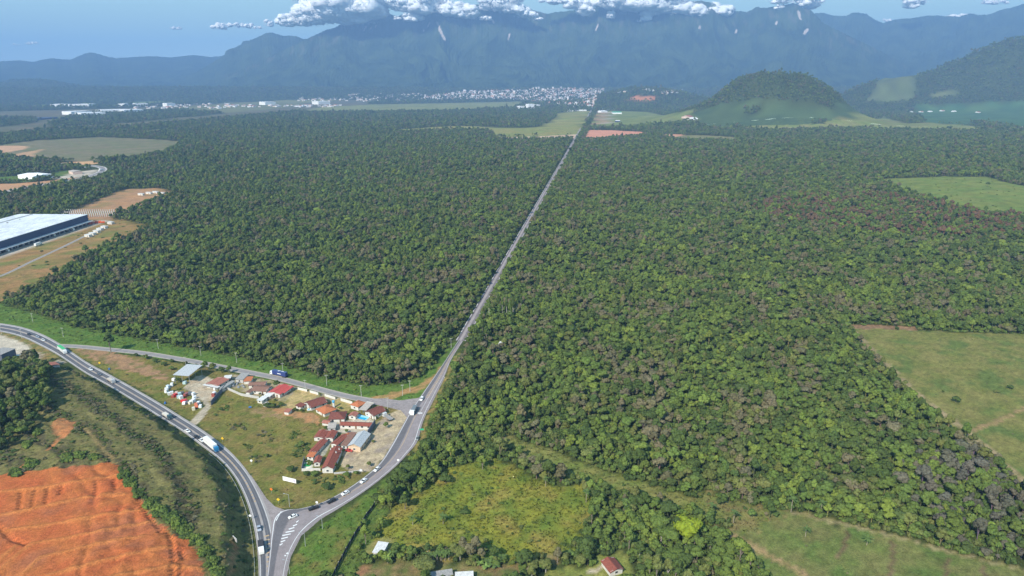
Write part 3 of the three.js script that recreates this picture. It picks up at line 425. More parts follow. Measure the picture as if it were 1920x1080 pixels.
paintQuad([[517, 976.5], [518.4, 977.3], [527.8, 959.2], [526.8, 958.8]], branch); paintQuad([[766, 775], [769, 777], [771, 770], [769, 768]], branch); paintQuad([[783, 774], [792, 774], [792, 776], [783, 776]], branch);
paintQuad([[533, 1042], [536, 1041], [537, 1043], [534, 1044]], branch); paintQuad([[536, 1038], [540, 1036], [541, 1038.5], [538, 1040]], branch);
const SN = 260, sMid = resample(straight, SN), straightRoad = struct('road', ribbon(offset(sMid, -4.4), offset(sMid, 4.4), 0.12, 0, 1, 70), mStraight, 'dead straight road running through the forest to the town');
part('edge_line', ribbon(offset(sMid, -4.4), offset(sMid, 4.4), 0.16, 0.05, 0.085), mPaint, straightRoad); part('edge_line', ribbon(offset(sMid, -4.4), offset(sMid, 4.4), 0.16, 0.92, 0.945), mPaint, straightRoad);
const sideRoad = struct('road', band(side, 3.6, 0.045, 40), mSide, 'narrow side road behind the houses');
const farHwy = struct('road', band(farRoad, 9, 0.2, 80), mSide, 'distant highway bend at the left'); part('edge_line', band(offset(farRoad, 6.5), 0.5, 0.25), mPaint, farHwy); part('edge_line', band(offset(farRoad, -6.5), 0.5, 0.25), mPaint, farHwy);
struct('road', band(smoothLine(flat([[-40, 530], [0, 518], [60, 490], [120, 462], [165, 440], [180, 434]])), 2.2, 0.1, 30), mSide, 'narrow service track beside the warehouse yard');
const ROADS = [[branchL, 9, 1], [branchR, 7, 1], [straight, 7.2, 1], [side, 9, 1], [hwyLeft, 7, 1], [hwyRight, 9, 1], [farRoad, 24, 1]];
const roadBox = ROADS.map(([l, w]) => { const xs = l.map((q) => q[0]), zs = l.map((q) => q[1]); return [Math.min(...xs) - w, Math.max(...xs) + w, Math.min(...zs) - w, Math.max(...zs) + w]; });
const coarseRoads = ROADS.map(([l]) => l.filter((_, i) => i % 4 === 0 || i === l.length - 1));
const roadPolys = [[...hwyLeft, ...[...hwyRight].reverse()], [...branchL, ...[...branchR].reverse()]];
function onRoad(x, z, extra = 0) { if (-z < 800 && x < 20 && roadPolys.some((p) => inPoly(p, x, z))) return true; for (let k = 0; k < ROADS.length; k++) { const b = roadBox[k]; if (x < b[0] || x > b[1] || z < b[2] || z > b[3]) continue; if (nearLine(coarseRoads[k], x, z)[0] < ROADS[k][1] + extra) return true; } return false; }
console.log('roads');

// ---------------------------------------------------------------- trees
function cards(out, cx, cy, cz, rx, ry, rz, n, size, dark = 1) { // leaf clumps on a lobe: small bent faces, normals leaning outwards
  for (let i = 0; i < n; i++) {
    const u = rr(-0.55, 1), a = rr(0, 6.2832), s = Math.sqrt(1 - u * u), d = new V3(Math.cos(a) * s, u, Math.sin(a) * s), k = rr(0.78, 1.06);
    const p = new V3(cx + d.x * rx * k, cy + d.y * ry * k, cz + d.z * rz * k), n0 = d.clone().add(new V3(rr(-0.7, 0.7), rr(-0.4, 0.8), rr(-0.7, 0.7))).normalize();
    const t = new V3(rr(-1, 1), rr(-1, 1), rr(-1, 1)).cross(n0).normalize(), b = n0.clone().cross(t), w = size * rr(0.6, 1.25), l = size * rr(0.6, 1.25);
    const N = d.clone().multiplyScalar(0.75).add(n0.clone().multiplyScalar(0.55)).normalize(), v = [[-w, -l], [w, -l * 0.7], [w * 0.7, l], [-w * 0.8, l * 0.8]].map(([x, y]) => p.clone().addScaledVector(t, x * 0.5).addScaledVector(b, y * 0.5).addScaledVector(n0, -0.12 * size * ((x * x + y * y) / (size * size))));
    const c = rr(0.8, 1.22) * dark, q = out.p.length / 3;
    for (const e of v) { out.p.push(e.x, e.y, e.z); out.n.push(N.x, N.y, N.z); out.c.push(c * rr(0.94, 1.06), c, c * rr(0.9, 1.05)); }
    out.ix.push(q, q + 1, q + 2, q, q + 2, q + 3);
  }
}
function lobe(out, cx, cy, cz, rx, ry, rz) { // dense inside of a lobe
  const g = new THREE.IcosahedronGeometry(1, 1), p = g.attributes.position, m = g.index; const q = out.p.length / 3;
  for (let i = 0; i < p.count; i++) { const k = 0.8 + 0.12 * n3(p.getX(i) * 2 + cx, p.getY(i) * 2, p.getZ(i) * 2 + cz); out.p.push(cx + p.getX(i) * rx * k, cy + p.getY(i) * ry * k, cz + p.getZ(i) * rz * k); out.n.push(p.getX(i), p.getY(i), p.getZ(i)); out.c.push(0.85, 0.85, 0.85); }
  for (let i = 0; i < p.count; i++) out.ix.push(q + i); void m;
}
function geoOf(out) { const g = new THREE.BufferGeometry(); g.setAttribute('position', new THREE.Float32BufferAttribute(out.p, 3)); g.setAttribute('normal', new THREE.Float32BufferAttribute(out.n, 3)); g.setAttribute('color', new THREE.Float32BufferAttribute(out.c, 3)); g.setIndex(out.ix); return g; }
const blank = () => ({ p: [], n: [], c: [], ix: [] });
function tube(out, a, b, ra, rb, seg, col) { const A = new V3(...a), B = new V3(...b), d = B.clone().sub(A).normalize(), t = new V3(d.y, d.z, -d.x).cross(d).normalize(), e = d.clone().cross(t), q = out.p.length / 3; for (let k = 0; k < 2; k++) for (let i = 0; i < seg; i++) { const an = i / seg * 6.2832, n = t.clone().multiplyScalar(Math.cos(an)).addScaledVector(e, Math.sin(an)), p = (k ? B : A).clone().addScaledVector(n, k ? rb : ra); out.p.push(p.x, p.y, p.z); out.n.push(n.x, n.y, n.z); out.c.push(...col); } for (let i = 0; i < seg; i++) { const j = (i + 1) % seg; out.ix.push(q + i, q + j, q + seg + j, q + i, q + seg + j, q + seg + i); } }
const KINDS = { round: [4.7, 3.2, 3.0, 10], broad: [5.2, 4.2, 2.5, 12], tall: [6.3, 2.6, 3.9, 10], loose: [5.2, 3.6, 3.1, 8], low: [2.7, 3.0, 2.5, 8], layered: [5.6, 3.8, 2.8, 10] };
function makeTree(kind, cardN, size) {
  const [cy, R, Ry, nb] = KINDS[kind], crown = blank(), trunk = blank(), gap = kind === 'loose' ? 0.62 : 0.8;
  const tips = [];
  for (let i = 0; i < nb; i++) {
    const a = i * 2.4 + rr(-0.4, 0.4), q = i === 0 ? 0 : Math.sqrt(i / nb) * rr(0.72, 1), lift = kind === 'broad' ? 0.35 * (1 - q * q) : 0.75 * (1 - q * q), x = Math.cos(a) * q * R * 0.72, z = Math.sin(a) * q * R * 0.72, y = cy + Ry * (lift - 0.15 + rr(-0.22, 0.22) + (kind === 'layered' ? (i % 3) * 0.35 - 0.3 : 0));
    const r = R * rr(0.36, 0.52) * gap * 1.15, ry = r * (kind === 'tall' ? 1.15 : kind === 'broad' || kind === 'layered' ? 0.62 : 0.85);
    lobe(crown, x, y, z, r * 0.9, ry * 0.9, r * 0.9); cards(crown, x, y, z, r, ry, r, cardN, size); tips.push([x, y, z]);
  }
  const bark = [1, 1, 1], fork = cy - Ry * 0.9; tube(trunk, [0, -0.6, 0], [rr(-0.2, 0.2), fork, rr(-0.2, 0.2)], 0.28, 0.18, 6, bark);
  for (const t of tips.slice(0, 5)) tube(trunk, [0, fork, 0], t, 0.14, 0.05, 4, bark);
  return { crown: geoOf(crown), trunk: geoOf(trunk) };
}
const protos = ['round', 'broad', 'tall', 'loose', 'low', 'layered', 'round', 'low'].map((k) => ({ kind: k, ...makeTree(k, 84, 0.74) }));
for (const p of protos) { const t = p.trunk.clone(), c = t.attributes.color; for (let i = 0; i < c.count; i++) c.setXYZ(i, 1.7, 1.25, 2.2); p.whole = mergeGeometries([p.crown, t]); }
const leafMat = new THREE.MeshPhysicalMaterial({ color: 0xffffff, vertexColors: true, roughness: 0.85, specularIntensity: 0.25 });
const TONES = { dark: [0.068, 0.1, 0.026], green: [0.106, 0.15, 0.033], fresh: [0.15, 0.196, 0.037], olive: [0.13, 0.148, 0.042], brown: [0.148, 0.134, 0.072], mauve: [0.112, 0.106, 0.076], rust: [0.155, 0.098, 0.056], lime: [0.2, 0.25, 0.02] };
const TONE_WORD = { dark: 'dark green', green: 'mid green', fresh: 'fresh bright green', olive: 'dull olive', brown: 'brownish', mauve: 'greyish mauve', rust: 'rusty brown', lime: 'vivid lime green' };
const leafTone = Object.fromEntries(Object.entries(TONES).map(([k, c]) => [k, new THREE.MeshPhysicalMaterial({ color: new THREE.Color().setRGB(...c), vertexColors: true, roughness: 0.85, specularIntensity: 0.25 })]));
const barkMat = mat(0.24, 0.2, 0.16, 0.95), paleBark = mat(0.5, 0.46, 0.4, 0.9);
const rustPatch = at(1680, 400), mauvePatch = at(1880, 960);
function toneAt(x, z) {
  const a = n2(x / 75, z / 75), b = n2(x / 22 + 80, z / 22), q = rnd();
  if (Math.hypot((x - rustPatch[0]) / 230, (z - rustPatch[2]) / 190) < 1 && q < 0.34) return 'rust';
  if (Math.hypot((x - mauvePatch[0]) / 45, (z - mauvePatch[2]) / 60) < 1 && q < 0.3) return 'mauve';
  const s = a * 0.8 + b * 0.5 + (q - 0.5) * 1.15;
  return s < -0.62 ? 'brown' : s < -0.35 ? 'olive' : s < 0.06 ? 'dark' : s < 0.68 ? 'green' : s < 1.0 ? 'fresh' : q < 0.25 ? 'mauve' : 'fresh';
}
const spots = [];
function visible(x, z, h, m) { const [u, v, w] = toPx(x, h, z); return w > 20 && u > -m && u < 1920 + m && v < 1080 + m * 1.4; }
function forest(d0, d1, step, grow, jit) {
  for (let D = d0; D < d1; D += step) {
    const half = Math.min(9500, D * 0.82 + 60);
    for (let X = -half; X < half; X += step) {
      const x = X + rr(-jit, jit) * step, z = -(D + rr(-jit, jit) * step);
      if (!visible(x, z, 5, 110)) continue;
      const r = cover(x, z); if (r && rnd() > r.trees) continue;
      if (!r && x < -60 && -z < 560 && nearLine(hwyCoarse, x, z)[1] < 0 && !woodsLeft(x, z)) continue;
      if (onRoad(x, z)) continue;
      if (D > 6400 && rnd() < 0.4) continue;
      const v = n2(x / 30, z / 30), open = n2(x / 46 + 200, z / 46);
      if (D < 1500 && open > 0.72 && rnd() < 0.55) continue;
      let s = (0.76 + 0.18 * v + rr(-0.22, 0.3) + (rnd() < 0.13 ? rr(0.3, 0.65) : 0)) * grow;
      spots.push({ x, z, s, sy: s * rr(0.85, 1.2), tone: toneAt(x, z), k: Math.floor(rnd() * protos.length), a: rr(0, 6.28), d: Math.hypot(x, z, HC) });
    }
  }
}
const leftWoods = [[[-200, 860], [-200, 690], [0, 690], [30, 690], [70, 678], [96, 698], [90, 730], [100, 765], [70, 790], [40, 830], [0, 850], [-60, 880]]].map((l) => l.map(([a, b]) => { const q = onGround(a, b); return [q[0], q[2]]; }));
const woodsLeft = (x, z) => leftWoods.some((l) => inPoly(l, x, z));
forest(214, 760, 3.7, 0.86, 0.48);
forest(760, 1500, 4.7, 0.95, 0.48);
forest(1500, 3000, 6.8, 1.12, 0.48);
forest(3000, 5200, 12, 1.55, 0.48);
forest(5200, 8600, 20, 2.2, 0.48);
{ // woods left of the highway, on the flank of the hill
  const l = leftWoods[0], xs = l.map((q) => q[0]), zs = l.map((q) => q[1]);
  for (let x = Math.min(...xs); x < Math.max(...xs); x += 5) for (let z = Math.min(...zs); z < Math.max(...zs); z += 5) { const X = x + rr(-2.4, 2.4), Z = z + rr(-2.4, 2.4); if (!inPoly(l, X, Z) || !visible(X, Z, 5, 80)) continue; const s = rr(0.7, 1.15); spots.push({ x: X, z: Z, s, sy: s * rr(0.9, 1.25), tone: pick(['dark', 'dark', 'green', 'olive']), k: Math.floor(rnd() * protos.length), a: rr(0, 6.28), d: Math.hypot(X, Z, HC) }); }
}
console.log('tree spots', spots.length);
spots.sort((a, b) => a.d - b.d);
function zoneOf(x, z) {
  const [px, py] = toPx(x, 0, z);
  if (px < 520 && py > 650) return ['in the woods left of the highway', 'woods left of the highway'];
  if (px > 1380) return ['in the thick forest above the paddock track', 'forest above the paddock track'];
  if (px > 1080) return ['in the woods right of the yellow meadow', 'woods right of the yellow meadow'];
  if (px > 900 && py > 1040) return ['near the red-roofed cottage', 'trees near the red-roofed cottage'];
  if (px < 900 && py > 1000) return ['around the white shed', 'trees around the white shed'];
  if (px < 960) return ['between the climbing road and the yellow meadow', 'trees between road and yellow meadow'];
  return ['beyond the grassy trail', 'forest beyond the grassy trail'];
}
const SHAPE_WORD = { round: 'rounded', broad: 'broad flat-topped', tall: 'tall narrow', loose: 'loose gappy', low: 'low bushy', layered: 'layered spreading' };
function plant(px, z, s, sy, k, a, tone, label, group, name = 'tree', pale = false, y = null) {
  const P = protos[k], o = thing(name, label, 'tree', px, y ?? hgt(px, z), z, a, group); o.scale.set(s, sy, s);
  part('trunk', P.trunk, pale ? paleBark : barkMat, o); part('crown', P.crown, leafTone[tone], o); return o;
}
let single = 0; const rest = protos.map(() => []);
for (const t of spots) {
  if (single < 230 && visible(t.x, t.z, 6, 0)) { const [w, g] = zoneOf(t.x, t.z), K = protos[t.k].kind, tw = TONE_WORD[t.tone]; plant(t.x, t.z, t.s, t.sy, t.k, t.a, t.tone, `${SHAPE_WORD[K]} tree with ${tw} crown ${w}`, `${SHAPE_WORD[K]} ${tw} trees, ${g}`, 'tree', rnd() < 0.25); single++; } else rest[t.k].push(t);
}
const canopy = new THREE.Group(); canopy.name = 'forest'; scene.add(canopy); tag(canopy, 'dense broadleaf forest covering the plain on both sides of the straight road', 'forest', null, 'stuff');
const M4 = new THREE.Matrix4(), Q = new THREE.Quaternion(), C = new THREE.Color(), Yax = new V3(0, 1, 0);
function scatter(name, geo, m, list, parent) {
  const im = lit(new THREE.InstancedMesh(geo, m, list.length)); im.name = name;
  list.forEach((t, i) => { Q.setFromAxisAngle(Yax, t.a); M4.compose(new V3(t.x, t.y ?? hgt(t.x, t.z), t.z), Q, new V3(t.s, t.sy, t.s)); im.setMatrixAt(i, M4); const c = t.c ?? TONES[t.tone], k = rr(0.82, 1.2); im.setColorAt(i, C.setRGB(c[0] * k * rr(0.93, 1.07), c[1] * k, c[2] * k * rr(0.9, 1.1))); });
  im.userData.kind = 'stuff'; parent.add(im); return im;
}
rest.forEach((l, k) => scatter('canopy', protos[k].whole, leafMat, l, canopy));
console.log('trees');

// low scrub, tall grass and weeds: nobody could count these
function tuft(n, h, w) { const o = blank(); for (let i = 0; i < n; i++) { const a = rr(0, 6.28), r = rr(0, w), x = Math.cos(a) * r, z = Math.sin(a) * r, b = rr(0, 6.28), lean = rr(0.1, 0.5) * h, hh = h * rr(0.5, 1), q = o.p.length / 3, wd = rr(0.08, 0.2) * w; const pts = [[x - Math.cos(b) * wd, 0, z - Math.sin(b) * wd], [x + Math.cos(b) * wd, 0, z + Math.sin(b) * wd], [x + Math.cos(a) * lean, hh, z + Math.sin(a) * lean]]; const c = rr(0.8, 1.2); for (const p of pts) { o.p.push(...p); const nn = new V3(Math.cos(a) * 0.4, 0.9, Math.sin(a) * 0.4).normalize(); o.n.push(nn.x, nn.y, nn.z); o.c.push(c, c, c); } o.ix.push(q, q + 1, q + 2); } return geoOf(o); }
const tuftGeo = [tuft(26, 1.1, 0.9), tuft(22, 0.8, 1.1)];
function bushGeo(nb, cn, size) { const o = blank(); for (let i = 0; i < nb; i++) { const a = i * 2.4, q = i ? rr(0.4, 0.75) : 0, r = rr(0.42, 0.62); lobe(o, Math.cos(a) * q, 0.45 + rr(-0.1, 0.2), Math.sin(a) * q, r * 0.85, r * 0.75, r * 0.85); cards(o, Math.cos(a) * q, 0.45 + rr(-0.1, 0.2), Math.sin(a) * q, r, r * 0.85, r, cn, size); } return geoOf(o); }
const bushProto = [bushGeo(4, 46, 0.3), bushGeo(5, 40, 0.3), bushGeo(3, 50, 0.32)];
const underL = [[], [], []], scrubL = [[], [], []], tuftL = [[], []];
for (let D = 214; D < 760; D += 1.7) { const half = Math.min(590, D * 0.8 + 20); for (let X = -half; X < half; X += 1.7) {
  const x = X + rr(-0.8, 0.8), z = -(D + rr(-0.8, 0.8)); if (!visible(x, z, 0, 40)) continue;
  const r = cover(x, z); if (!r) continue;
  if (r.name === 'meadow') { if (rnd() < 0.6 * r.scrub) { const c = groundColor(x, z, r), k = rr(0.95, 1.25); tuftL[rnd() < 0.5 ? 0 : 1].push({ x, z, s: rr(0.7, 1.3), sy: rr(0.35, 0.8), a: rr(0, 6.28), c: [c[0] * k, c[1] * k, c[2] * k] }); } if (rnd() < 0.02) scrubL[Math.floor(rnd() * 3)].push({ x, z, s: rr(0.6, 1.5), sy: rr(0.6, 1.3), a: rr(0, 6.28), tone: pick(['green', 'fresh', 'olive', 'dark']) }); continue; }
  if (onRoad(x, z, -3.5)) continue;
  if (r.name === 'verge') { const v = n2(x / 14, z / 14); if (rnd() < 0.03 + 0.05 * ss(0.1, 0.6, v) * (r.scrub ? 1 : 0.2)) scrubL[Math.floor(rnd() * 3)].push({ x, z, s: rr(0.4, 1.3), sy: rr(0.4, 1.1), a: rr(0, 6.28), tone: pick(['green', 'fresh', 'green', 'dark']) }); if (rnd() < 0.3) tuftL[1].push({ x, z, s: rr(0.4, 0.9), sy: rr(0.3, 0.7), a: rr(0, 6.28), c: groundColor(x, z, r) }); continue; }
  if (r.name === 'hillside') { const [d] = nearLine(hwyCoarse, x, z), row = Math.abs(Math.sin(d * 0.165 + 0.5 * n2(x / 40, z / 40))), v = n2(x / 12, z / 12); let p = 0.02 + 0.85 * ss(0.72, 0.95, row) * ss(13, 22, d) * ss(-0.5, 0.3, v); if (d > 4 && d < 15) p += 0.16; if (rnd() < p) scrubL[Math.floor(rnd() * 3)].push({ x, z, s: rr(0.6, 1.45), sy: rr(0.45, 1.05), a: rr(0, 6.28), tone: pick(['olive', 'brown', 'dark', 'brown', 'dark']) }); if (rnd() < 0.25) tuftL[1].push({ x, z, s: rr(0.4, 0.9), sy: rr(0.3, 0.7), a: rr(0, 6.28), c: groundColor(x, z, r) }); continue; }
  if (r.name === 'pasture') { const v = n2(x / 16, z / 16); if (rnd() < 0.012 * ss(0.15, 0.6, v)) scrubL[Math.floor(rnd() * 3)].push({ x, z, s: rr(0.5, 1.3), sy: rr(0.4, 1), a: rr(0, 6.28), tone: pick(['olive', 'brown', 'green']) }); if (rnd() < 0.14) tuftL[1].push({ x, z, s: rr(0.3, 0.8), sy: rr(0.25, 0.6), a: rr(0, 6.28), c: groundColor(x, z, r) }); continue; }
  if (r.name === 'field' && rnd() < 0.006 + 0.03 * ss(0.2, 0.7, n2(x / 18, z / 18))) scrubL[Math.floor(rnd() * 3)].push({ x, z, s: rr(0.25, 0.7), sy: rr(0.25, 0.5), a: rr(0, 6.28), tone: pick(['olive', 'green', 'brown']) });
} }
for (let D = 780; D < 1700; D += 15) for (let X = -900; X < 1300; X += 15) { const x = X + rr(-7, 7), z = -(D + rr(-7, 7)); if (rnd() > 0.2 || !visible(x, z, 0, 20)) continue; const r = cover(x, z); if (r && r.name === 'field') scrubL[Math.floor(rnd() * 3)].push({ x, z, s: rr(0.6, 2.2), sy: rr(0.5, 1.6), a: rr(0, 6.28), tone: pick(['olive', 'green', 'dark']) }); }
for (const [px, py, w, n, ts] of [[556, 815, 14, 16, 'green'], [566, 838, 12, 16, 'green'], [552, 850, 14, 10, 'olive'], [578, 868, 6, 8, 'green'], [446, 800, 14, 12, 'brown'], [462, 840, 12, 14, 'olive'], [478, 862, 12, 12, 'brown'], [500, 818, 16, 8, 'brown'], [640, 900, 16, 16, 'green'], [600, 905, 14, 8, 'olive'], [420, 765, 10, 8, 'green'], [330, 735, 8, 6, 'olive'], [500, 930, 10, 6, 'brown']]) for (let i = 0; i < n; i++) { const q = onGround(px + rr(-w, w), py + rr(-w, w) * 0.6); if (!onRoad(q[0], q[2], -3)) scrubL[i % 3].push({ x: q[0], z: q[2], s: rr(0.5, 1.5), sy: rr(0.4, 1.2), a: rr(0, 6.28), tone: rnd() < 0.6 ? ts : 'dark' }); }
// dense green hedge of scrub at the top right of the orange clearing
for (const [px, py, w] of [[232, 890, 9], [245, 905, 10], [262, 925, 10], [285, 945, 12], [300, 960, 12], [318, 970, 13], [335, 985, 12], [350, 1000, 11], [372, 1015, 11], [385, 1035, 10], [398, 1055, 9], [408, 1075, 9], [125, 860, 8], [150, 855, 7], [175, 858, 6], [60, 870, 9], [30, 888, 9], [70, 812, 6], [50, 835, 6]]) for (let i = 0; i < 26; i++) { const q = onGround(px + rr(-w, w), py + rr(-w, w) * 0.8); scrubL[i % 3].push({ x: q[0], z: q[2], s: rr(0.8, 2.0), sy: rr(0.8, 1.8), a: rr(0, 6.28), tone: pick(['green', 'green', 'dark', 'fresh']) }); }
const scrub = new THREE.Group(); scrub.name = 'scrub'; scene.add(scrub); tag(scrub, 'low bushes and weeds scattered over hillside, verges and pasture', 'scrub', null, 'stuff');
for (let D = 214; D < 900; D += 3.3) { const half = Math.min(700, D * 0.8 + 20); for (let X = -half; X < half; X += 3.3) { const x = X + rr(-1.6, 1.6), z = -(D + rr(-1.6, 1.6)); if (!visible(x, z, 2, 60)) continue; const r = cover(x, z); if (r && r.trees < 0.3) continue; if (onRoad(x, z, -2.5)) continue; if (x < -60 && -z < 560 && nearLine(hwyCoarse, x, z)[1] < 0 && !woodsLeft(x, z)) continue; underL[Math.floor(rnd() * 3)].push({ x, z, s: rr(1.5, 2.6), sy: rr(1.6, 3.2), a: rr(0, 6.28), tone: pick(['dark', 'green', 'green', 'olive', 'dark']) }); } }
underL.forEach((l, k) => scatter('undergrowth', bushProto[k], leafMat, l, canopy));
scrubL.forEach((l, k) => scatter('scrub', bushProto[k], leafMat, l, scrub));
const grass = new THREE.Group(); grass.name = 'tall_grass'; scene.add(grass); tag(grass, 'tall yellow green grass tufts in clearing and verges', 'grass', null, 'stuff');
tuftL.forEach((l, k) => scatter('grass', tuftGeo[k], leafMat, l, grass));
console.log('scrub', scrubL.map((l) => l.length), tuftL.map((l) => l.length));

// ---------------------------------------------------------------- single trees, palms, bushes that stand out
function loneTree(px, py, s, sy, kind, tone, label, name = 'tree', pale) { const k = protos.findIndex((p) => p.kind === kind), q = onGround(px, py); return plant(q[0], q[2], s, sy, k, rr(0, 6), tone, label, null, name, pale, q[1]); }
loneTree(208, 661, 1.75, 1.6, 'tall', 'dark', 'tall dark tree alone beside the side road near the left fork');
loneTree(1285, 1016, 1.95, 1.75, 'broad', 'lime', 'vivid lime green spreading tree in the woods above the paddocks'); loneTree(1272, 1004, 1.2, 1.3, 'loose', 'lime', 'small lime green tree leaning against the vivid lime one');
loneTree(1851, 350, 1.5, 1.25, 'round', 'dark', 'lone round tree standing in the bright far right field');
loneTree(1792, 754, 1.15, 0.85, 'low', 'dark', 'round dark bush alone in the middle of the right paddock'); loneTree(1868, 737, 0.75, 0.5, 'low', 'olive', 'low spreading bush beside another in the right paddock'); loneTree(1894, 729, 0.85, 0.6, 'low', 'dark', 'flat bush nearest the right edge of the paddock'); loneTree(1768, 736, 0.35, 0.35, 'low', 'dark', 'tiny shrub left of the paddock bushes');
loneTree(905, 880, 1.0, 1.0, 'loose', 'fresh', 'bright green tree at the upper edge of the yellow meadow');
loneTree(750, 910, 1.5, 1.3, 'round', 'dark', 'big dark tree by the road bend, nearest the cars'); loneTree(772, 895, 1.6, 1.3, 'broad', 'dark', 'broad dark tree above the road bend'); loneTree(800, 900, 1.3, 1.2, 'round', 'green', 'rounded mid green tree behind the road bend trees'); loneTree(735, 945, 1.2, 1.2, 'tall', 'dark', 'tall dark tree beside the fence top'); loneTree(835, 905, 1.3, 1.0, 'low', 'dark', 'dense dark bush left of the yellow meadow'); loneTree(760, 955, 1.0, 1.1, 'round', 'dark', 'dark round tree beside the fence, behind the tall one');
loneTree(983, 1068, 1.5, 1.25, 'round', 'dark', 'large dense green tree at the bottom middle, right of the grey roof'); loneTree(795, 1070, 1.45, 0.9, 'broad', 'olive', 'wide olive tree left of the grey roof at the bottom');
loneTree(871, 964, 0.9, 0.5, 'low', 'dark', 'round dark bush alone on the yellow meadow');
loneTree(612, 918, 1.05, 0.75, 'low', 'dark', 'dense green bush beside the road below the village'); loneTree(545, 884, 0.9, 0.6, 'low', 'dark', 'green bush behind the billboard'); loneTree(590, 893, 0.9, 0.6, 'low', 'green', 'green bush below the white-walled yard'); loneTree(575, 892, 0.7, 0.55, 'low', 'dark', 'dark bush between billboard and yard wall'); loneTree(650, 893, 0.7, 0.45, 'low', 'green', 'hedge bush beside the road below the yard'); loneTree(668, 890, 0.6, 0.45, 'low', 'green', 'small hedge bush near the road edge');
loneTree(500, 858, 0.55, 0.5, 'low', 'green', 'small green bush alone in the pasture'); loneTree(415, 770, 0.6, 0.4, 'low', 'dark', 'low bush in the pasture near the dark yard wall'); loneTree(404, 780, 0.45, 0.35, 'low', 'green', 'small shrub below the yard wall');
for (const [px, py, s, w] of [[500, 765, 0.85, 'left of the yard shed'], [512, 766, 0.9, 'amid the yard bushes'], [528, 762, 0.7, 'right of the yard bushes'], [553, 771, 0.55, 'beside the brick shed'], [566, 772, 0.5, 'left of the dark red roof']]) loneTree(px, py, s, s * 0.8, 'low', 'dark', `dense green garden bush ${w}`, 'garden_bush');
for (const [px, py, s, tone, w] of [[724, 803, 0.62, 'green', 'beside the parked truck'], [650, 812, 0.42, 'green', 'in the paved courtyard'], [612, 806, 0.6, 'dark', 'left of the grey flat roof'], [618, 786, 0.5, 'green', 'between two red roofs'], [637, 768, 0.55, 'fresh', 'beside the water tank'], [520, 727, 0.85, 'dark', 'in front of the blue truck'], [706, 785, 0.4, 'green', 'by the brown roof corner'], [700, 830, 0.4, 'olive', 'beside the pale barn'], [628, 878, 0.5, 'olive', 'at the foot of the long red roof'], [692, 875, 0.5, 'olive', 'by the sandy forecourt near the road'], [653, 880, 0.45, 'olive', 'on the sandy forecourt edge'], [488, 742, 0.35, 'dark', 'behind the white roofs'], [516, 752, 0.4, 'dark', 'right of the white roofs'], [600, 742, 0.4, 'olive', 'behind the dark red roof'], [578, 846, 0.5, 'dark', 'left of the long narrow roof'], [566, 838, 0.6, 'green', 'beside the village in tall weeds']]) loneTree(px, py, s, s * 0.85, rnd() < 0.5 ? 'low' : 'round', tone, `small ${TONE_WORD[tone]} garden tree ${w}`, 'garden_tree');
for (const [px, py, s, tone, w] of [[255, 668, 0.7, 'dark', 'first'], [275, 674, 0.75, 'green', 'second'], [292, 680, 0.8, 'dark', 'third'], [308, 686, 0.85, 'dark', 'fourth'], [322, 694, 0.8, 'green', 'fifth']]) loneTree(px, py, s, s * 0.75, 'low', tone, `${w} bush from the left in the hedge running to the metal canopy`, 'hedge_bush');
for (const [px, py, s, tone, w] of [[385, 695, 0.95, 'green', 'just right of the metal canopy'], [400, 697, 0.9, 'olive', 'second right of the metal canopy'], [416, 699, 0.95, 'dark', 'third right of the metal canopy'], [430, 700, 0.75, 'green', 'nearest the side road behind the reddish house'], [335, 718, 0.85, 'dark', 'in front of the metal canopy'], [370, 692, 0.8, 'dark', 'behind the metal canopy']]) loneTree(px, py, s, s, rnd() < 0.5 ? 'round' : 'low', tone, `${TONE_WORD[tone]} tree ${w}`);
// tall pale-stemmed trees by the straight road
[[942, 596], [950, 599], [956, 604], [962, 598], [969, 594], [977, 592], [917, 600], [934, 590]].forEach(([px, py], i) => loneTree(px, py, 0.72, 2.0, 'tall', i % 2 ? 'dark' : 'green', ['first', 'second', 'third', 'fourth', 'fifth', 'sixth', 'seventh', 'eighth'][i] + ' slim pale-trunked tree in the stand beside the straight road', 'slim_tree', true));
[[900, 655], [893, 640], [885, 668], [905, 628], [880, 680], [912, 640]].forEach(([px, py], i) => loneTree(px, py, 1.1, 1.35, 'tall', 'dark', ['first', 'second', 'third', 'fourth', 'fifth', 'sixth'][i] + ' tall dark tree lining the right side of the straight road'));
const frondM = mat(0.085, 0.13, 0.03, 0.8, { side: THREE.DoubleSide }), frondLime = mat(0.17, 0.23, 0.045, 0.8), palmBark = mat(0.32, 0.27, 0.2, 0.95), bananaM = mat(0.16, 0.24, 0.05, 0.6);
function frond(len, w, droop) { const p = [], ix = []; for (let i = 0; i <= 6; i++) { const t = i / 6, x = len * t, y = droop * (0.9 * t - 1.9 * t * t), ww = w * Math.sin(Math.PI * (0.12 + 0.86 * t)); p.push(x, y - ww * 0.35, -ww, x, y, 0, x, y - ww * 0.35, ww); if (i) { const a = (i - 1) * 3; ix.push(a, a + 1, a + 4, a, a + 4, a + 3, a + 1, a + 2, a + 5, a + 1, a + 5, a + 4); } } const g = new THREE.BufferGeometry(); g.setAttribute('position', new THREE.Float32BufferAttribute(p, 3)); g.setIndex(ix); g.computeVertexNormals(); return g; }
const frondG = frond(2.5, 0.42, 1.3), bananaG = frond(2.0, 0.5, 0.9), palmTrunkG = (() => { const o = blank(); tube(o, [0, -0.4, 0], [0, 1, 0], 0.2, 0.15, 7, [1, 1, 1]); return geoOf(o); })();
